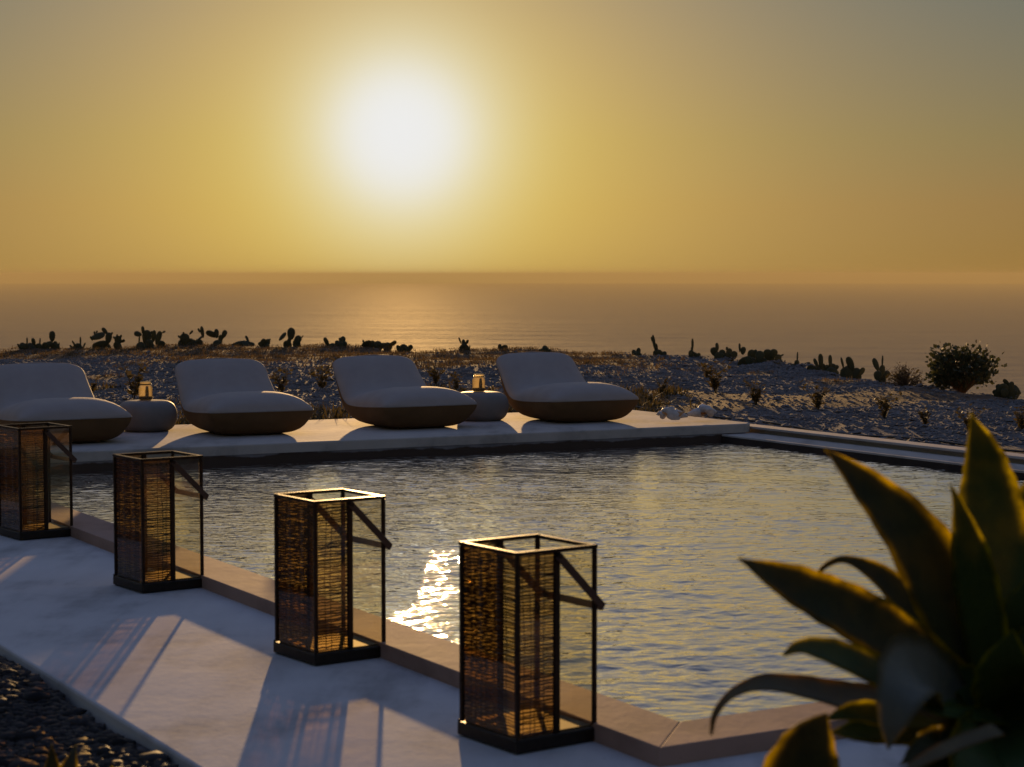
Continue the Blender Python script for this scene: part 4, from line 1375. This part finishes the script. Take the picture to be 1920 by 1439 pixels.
for i, (x, y, h, lab) in enumerate(WEEDS):
    h *= 1.2
    root = empty('weed', (x, y, float(ground_z(x, y)) - 0.005))
    tag(root, lab, 'weed', 'weeds on the gravel')
    bm_obj('stems', weed_mesh(200 + i, h), M['weed'], root)

# ------------------------------------------------------------------ irrigation hose behind the ledge
bm = bmesh.new()
pts = []
for i in range(50):
    f = i / 49
    b = 13.3 - 11.5 * f
    a = 8.15 + 0.10 * math.sin(f * 11) + 0.05 * math.sin(f * 29)
    p = W(a, b)
    pts.append((p.x, p.y, float(ground_z(p.x, p.y)) + 0.014))
tube(bm, pts, 0.010, 6)
tag(bm_obj('irrigation_hose', bm, M['hose'], None, True), 'thin black irrigation hose lying on the gravel along the ledge', 'hose')

# ------------------------------------------------------------------ agave in the foreground
# leaves: centre line from the heart to the tip, half widths, facing
AGAVE = [
    ([(0.047,0.05,0.713),(0.043,0.1,0.887),(0.026,0.14,1.078),(0.014,0.15,1.205),(-0.001,0.14,1.276),(-0.025,0.12,1.351)],[0.06, 0.095, 0.088, 0.062, 0.04, 0],(0.1, -1, 0.25)),
    ([(0.09,0.15,0.701),(0.143,0.25,0.895),(0.178,0.3,1.092),(0.193,0.3,1.249)],[0.06, 0.1, 0.085, 0],(-0.3, -1, 0.2)),
    ([(0.003,-0.02,0.774),(-0.032,-0.05,0.937),(-0.064,-0.07,1.074),(-0.094,-0.08,1.175),(-0.115,-0.08,1.224)],[0.04, 0.05, 0.042, 0.014, 0],(-0.5, -0.9, 0.2)),
    ([(-0.006,0.02,0.731),(-0.07,0.0,0.883),(-0.134,-0.02,1.016),(-0.202,-0.03,1.124),(-0.289,-0.03,1.219),(-0.363,-0.03,1.289)],[0.05, 0.078, 0.084, 0.066, 0.036, 0],(0.3, -1, 0.35)),
    ([(-0.029,-0.05,0.741),(-0.164,-0.15,0.855),(-0.268,-0.2,0.929),(-0.348,-0.22,0.977),(-0.415,-0.23,1.012),(-0.48,-0.24,1.046),(-0.566,-0.24,1.091)],[0.045, 0.058, 0.064, 0.06, 0.052, 0.038, 0],(0.25, -1, 0.6)),
    ([(0.014,0.1,0.707),(-0.066,0.12,0.823),(-0.136,0.14,0.915),(-0.206,0.16,0.988),(-0.274,0.17,1.025),(-0.316,0.17,1.02),(-0.348,0.16,0.993),(-0.366,0.16,0.939)],[0.04, 0.055, 0.05, 0.03, 0.011, 0.007, 0.005, 0.002],(0.4, -1, 0.5)),
    ([(-0.053,-0.1,0.742),(-0.209,-0.25,0.827),(-0.314,-0.3,0.876),(-0.394,-0.33,0.915),(-0.455,-0.34,0.932),(-0.49,-0.34,0.918)],[0.04, 0.05, 0.046, 0.036, 0.018, 0.003],(0.1, -0.8, 1)),
    ([(-0.033,0.0,0.702),(-0.248,0.0,0.744),(-0.313,-0.0,0.753),(-0.398,0.0,0.774),(-0.483,0.0,0.786),(-0.547,0.0,0.766),(-0.583,-0.0,0.724),(-0.592,0.0,0.681)],[0.035, 0.05, 0.05, 0.04, 0.028, 0.014, 0.008, 0.003],(0, -0.45, 1)),
    ([(-0.091,-0.1,0.753),(-0.185,-0.25,0.851),(-0.259,-0.4,0.897),(-0.299,-0.5,0.88),(-0.317,-0.53,0.832),(-0.324,-0.53,0.782)],[0.05, 0.066, 0.07, 0.05, 0.028, 0],(0.1, -1, 0.5)),
    ([(-0.497,-0.5,0.5),(-0.491,-0.5,0.62),(-0.482,-0.5,0.71),(-0.468,-0.5,0.77),(-0.451,-0.5,0.81),(-0.431,-0.5,0.844)],[0.05, 0.085, 0.082, 0.062, 0.036, 0],(0, -1, 0.12)),
    ([(-0.09,-0.1,0.697),(-0.211,-0.15,0.724),(-0.307,-0.2,0.736),(-0.378,-0.2,0.734)],[0.03, 0.04, 0.03, 0],(0, -1, 0.8)),
    ([(-0.116,-0.5,0.808),(-0.197,-0.55,0.797),(-0.265,-0.6,0.782),(-0.351,-0.65,0.755)],[0.02, 0.018, 0.014, 0],(0.2, -0.35, 1)),
    ([(-0.027,-0.15,0.748),(-0.155,-0.28,0.789),(-0.248,-0.35,0.82)],[0.03, 0.025, 0],(0, -0.6, 1)),
    ([(0.022,0.0,0.736),(0.096,-0.05,0.859),(0.183,-0.05,0.96)],[0.05, 0.075, 0],(-0.2, -1, 0.4)),
    ([(0.01,-0.05,0.725),(0.077,-0.2,0.792),(0.168,-0.25,0.835)],[0.05, 0.075, 0],(-0.1, -1, 0.6)),
    ([(-0.014,-0.1,0.714),(-0.016,-0.35,0.722),(0.018,-0.45,0.667)],[0.05, 0.07, 0],(-0.2, -1, 0.5)),
    ([(-0.048,-0.15,0.726),(-0.13,-0.4,0.725),(-0.173,-0.5,0.64)],[0.05, 0.07, 0],(0.1, -1, 0.4)),
    ([(-0.059,-0.15,0.737),(-0.201,-0.4,0.714),(-0.271,-0.45,0.606)],[0.04, 0.055, 0],(0.2, -1, 0.4)),
    ([(-0.002,-0.05,0.747),(-0.031,-0.2,0.857),(-0.024,-0.25,0.952)],[0.05, 0.07, 0],(0, -1, 0.3)),
    ([(-0.0,-0.0,0.724),(-0.081,-0.1,0.803),(-0.136,-0.15,0.844)],[0.045, 0.05, 0],(0, -1, 0.5)),
    ([(-0.091,-0.1,0.736),(-0.243,-0.2,0.762),(-0.337,-0.25,0.784),(-0.402,-0.26,0.772)],[0.03, 0.034, 0.022, 0],(0, -1, 0.9)),
    ([(-0.093,-0.2,0.727),(-0.222,-0.4,0.757),(-0.297,-0.5,0.744)],[0.03, 0.028, 0],(0.1, -1, 0.6)),
    ([(-0.092,-0.15,0.737),(-0.244,-0.38,0.82),(-0.325,-0.45,0.843)],[0.025, 0.022, 0],(0, -0.7, 1)),
    ([(0.085,0.2,0.726),(0.206,0.35,0.939),(0.279,0.4,1.104)],[0.06, 0.1, 0],(-0.2, -1, 0.2)),
    ([(0.048,0.1,0.724),(0.059,0.0,0.883),(0.085,-0.02,1.044)],[0.05, 0.085, 0],(-0.2, -1, 0.2)),
    ([(0.025,0.1,0.713),(0.061,0.3,0.826),(0.109,0.4,0.955)],[0.05, 0.08, 0],(0, -1, 0.2)),
]
AG_MATS = ['agave', 'agave', 'agave', 'agave_red', 'agave_red', 'agave_red', 'agave', 'agave_dry', 'agave_grey', 'agave_red', 'agave', 'agave_dry', 'agave',
           'agave', 'agave', 'agave', 'agave', 'agave_red', 'agave', 'agave', 'agave', 'agave_red', 'agave_dry', 'agave', 'agave', 'agave']


def leaf(root, ctrl, halfw, facing, mat, seed):
    n = 28
    C = smooth_tab(ctrl, n)
    Wd = [max(float(w[0]), 0.0008) for w in smooth_tab([(w,) for w in halfw], n)]
    r = random.Random(seed)
    across = [-1, -0.62, -0.25, 0.0, 0.25, 0.62, 1]
    V, F, MG = [], [], []
    f0 = Vector(facing).normalized()
    m = len(across)
    for side in (0, 1):
        for i in range(n):
            p = Vector(C[i])
            t = (Vector(C[min(i + 1, n - 1)]) - Vector(C[max(i - 1, 0)])).normalized()
            s = t.cross(f0)
            if s.length < 1e-4:
                s = Vector((1, 0, 0))
            s.normalize()
            nn = s.cross(t).normalized()
            if nn.dot(f0) < 0:
                nn = -nn
            w = Wd[i] * (1 + 0.03 * math.sin(i * 1.7 + seed))
            thick = 0.0035 + 0.06 * w * (1 - i / n)
            for a in across:
                MG.append(abs(a))
                cup = 0.30 * w * a * a
                th = thick * (1 - a * a) + 0.0008
                q = p + s * (a * w) + nn * (cup + (th if side == 0 else -th))
                V.append(q)
    o = n * m
    for i in range(n - 1):
        for j in range(m - 1):
            F.append((i * m + j, i * m + j + 1, (i + 1) * m + j + 1, (i + 1) * m + j))
            F.append((o + i * m + j, o + (i + 1) * m + j, o + (i + 1) * m + j + 1, o + i * m + j + 1))
        for j in (0, m - 1):
            F.append((i * m + j, (i + 1) * m + j, o + (i + 1) * m + j, o + i * m + j))
    ob = mesh_obj('leaf', V, F, M[mat], root, True)
    at = ob.data.attributes.new('margin', 'FLOAT', 'POINT')
    at.data.foreach_set('value', MG)
    return ob


root = empty('agave', (1.012, 4.0, -0.05))
tag(root, 'large broad-leaved green agave blurred in the foreground', 'agave')
bm = bmesh.new()
tube(bm, [(0.05, 0.03, -0.05), (0.04, 0.02, 0.2), (0.02, 0.0, 0.45), (0.0, 0.0, 0.66), (0.01, 0.01, 0.76)], [0.075, 0.065, 0.06, 0.07, 0.03], 12)
bm_obj('stem', bm, M['bark'], root, True)
for i, (ctrl, hw, nrm) in enumerate(AGAVE):
    leaf(root, ctrl, hw, nrm, AG_MATS[i], i)

# ------------------------------------------------------------------ small succulent on the dark gravel
root = empty('succulent', (-1.20, 4.95, -0.05))
root.scale = (1.05, 1.05, 1.05)
tag(root, 'dark blurred succulent with amber-lit leaf edges at the lower left corner', 'succulent')
rr = random.Random(9)
bm = bmesh.new()
tube(bm, [(0, 0, -0.03), (0.01, 0, 0.12), (0.0, 0.01, 0.22)], [0.03, 0.025, 0.02], 8)
bm_obj('stem', bm, M['bark'], root, True)
for i in range(13):
    th = i * 2.4 + rr.uniform(-0.3, 0.3)
    el = rr.uniform(0.25, 1.35)
    l = rr.uniform(0.12, 0.20)
    d = Vector((math.cos(th) * math.cos(el), math.sin(th) * math.cos(el), math.sin(el)))
    z = 0.16 + 0.10 * (i / 13)
    p0 = Vector((0, 0, z))
    pts = [tuple(p0), tuple(p0 + d * l * 0.5 + Vector((0, 0, -0.005))), tuple(p0 + d * l + Vector((0, 0, 0.03)))]
    up = Vector((0, 0, 1)) - d * d.z
    leaf(root, pts, [0.018, 0.036, 0.0], tuple(up if up.length > 0.1 else Vector((1, 0, 0))), 'agave_red', 100 + i)
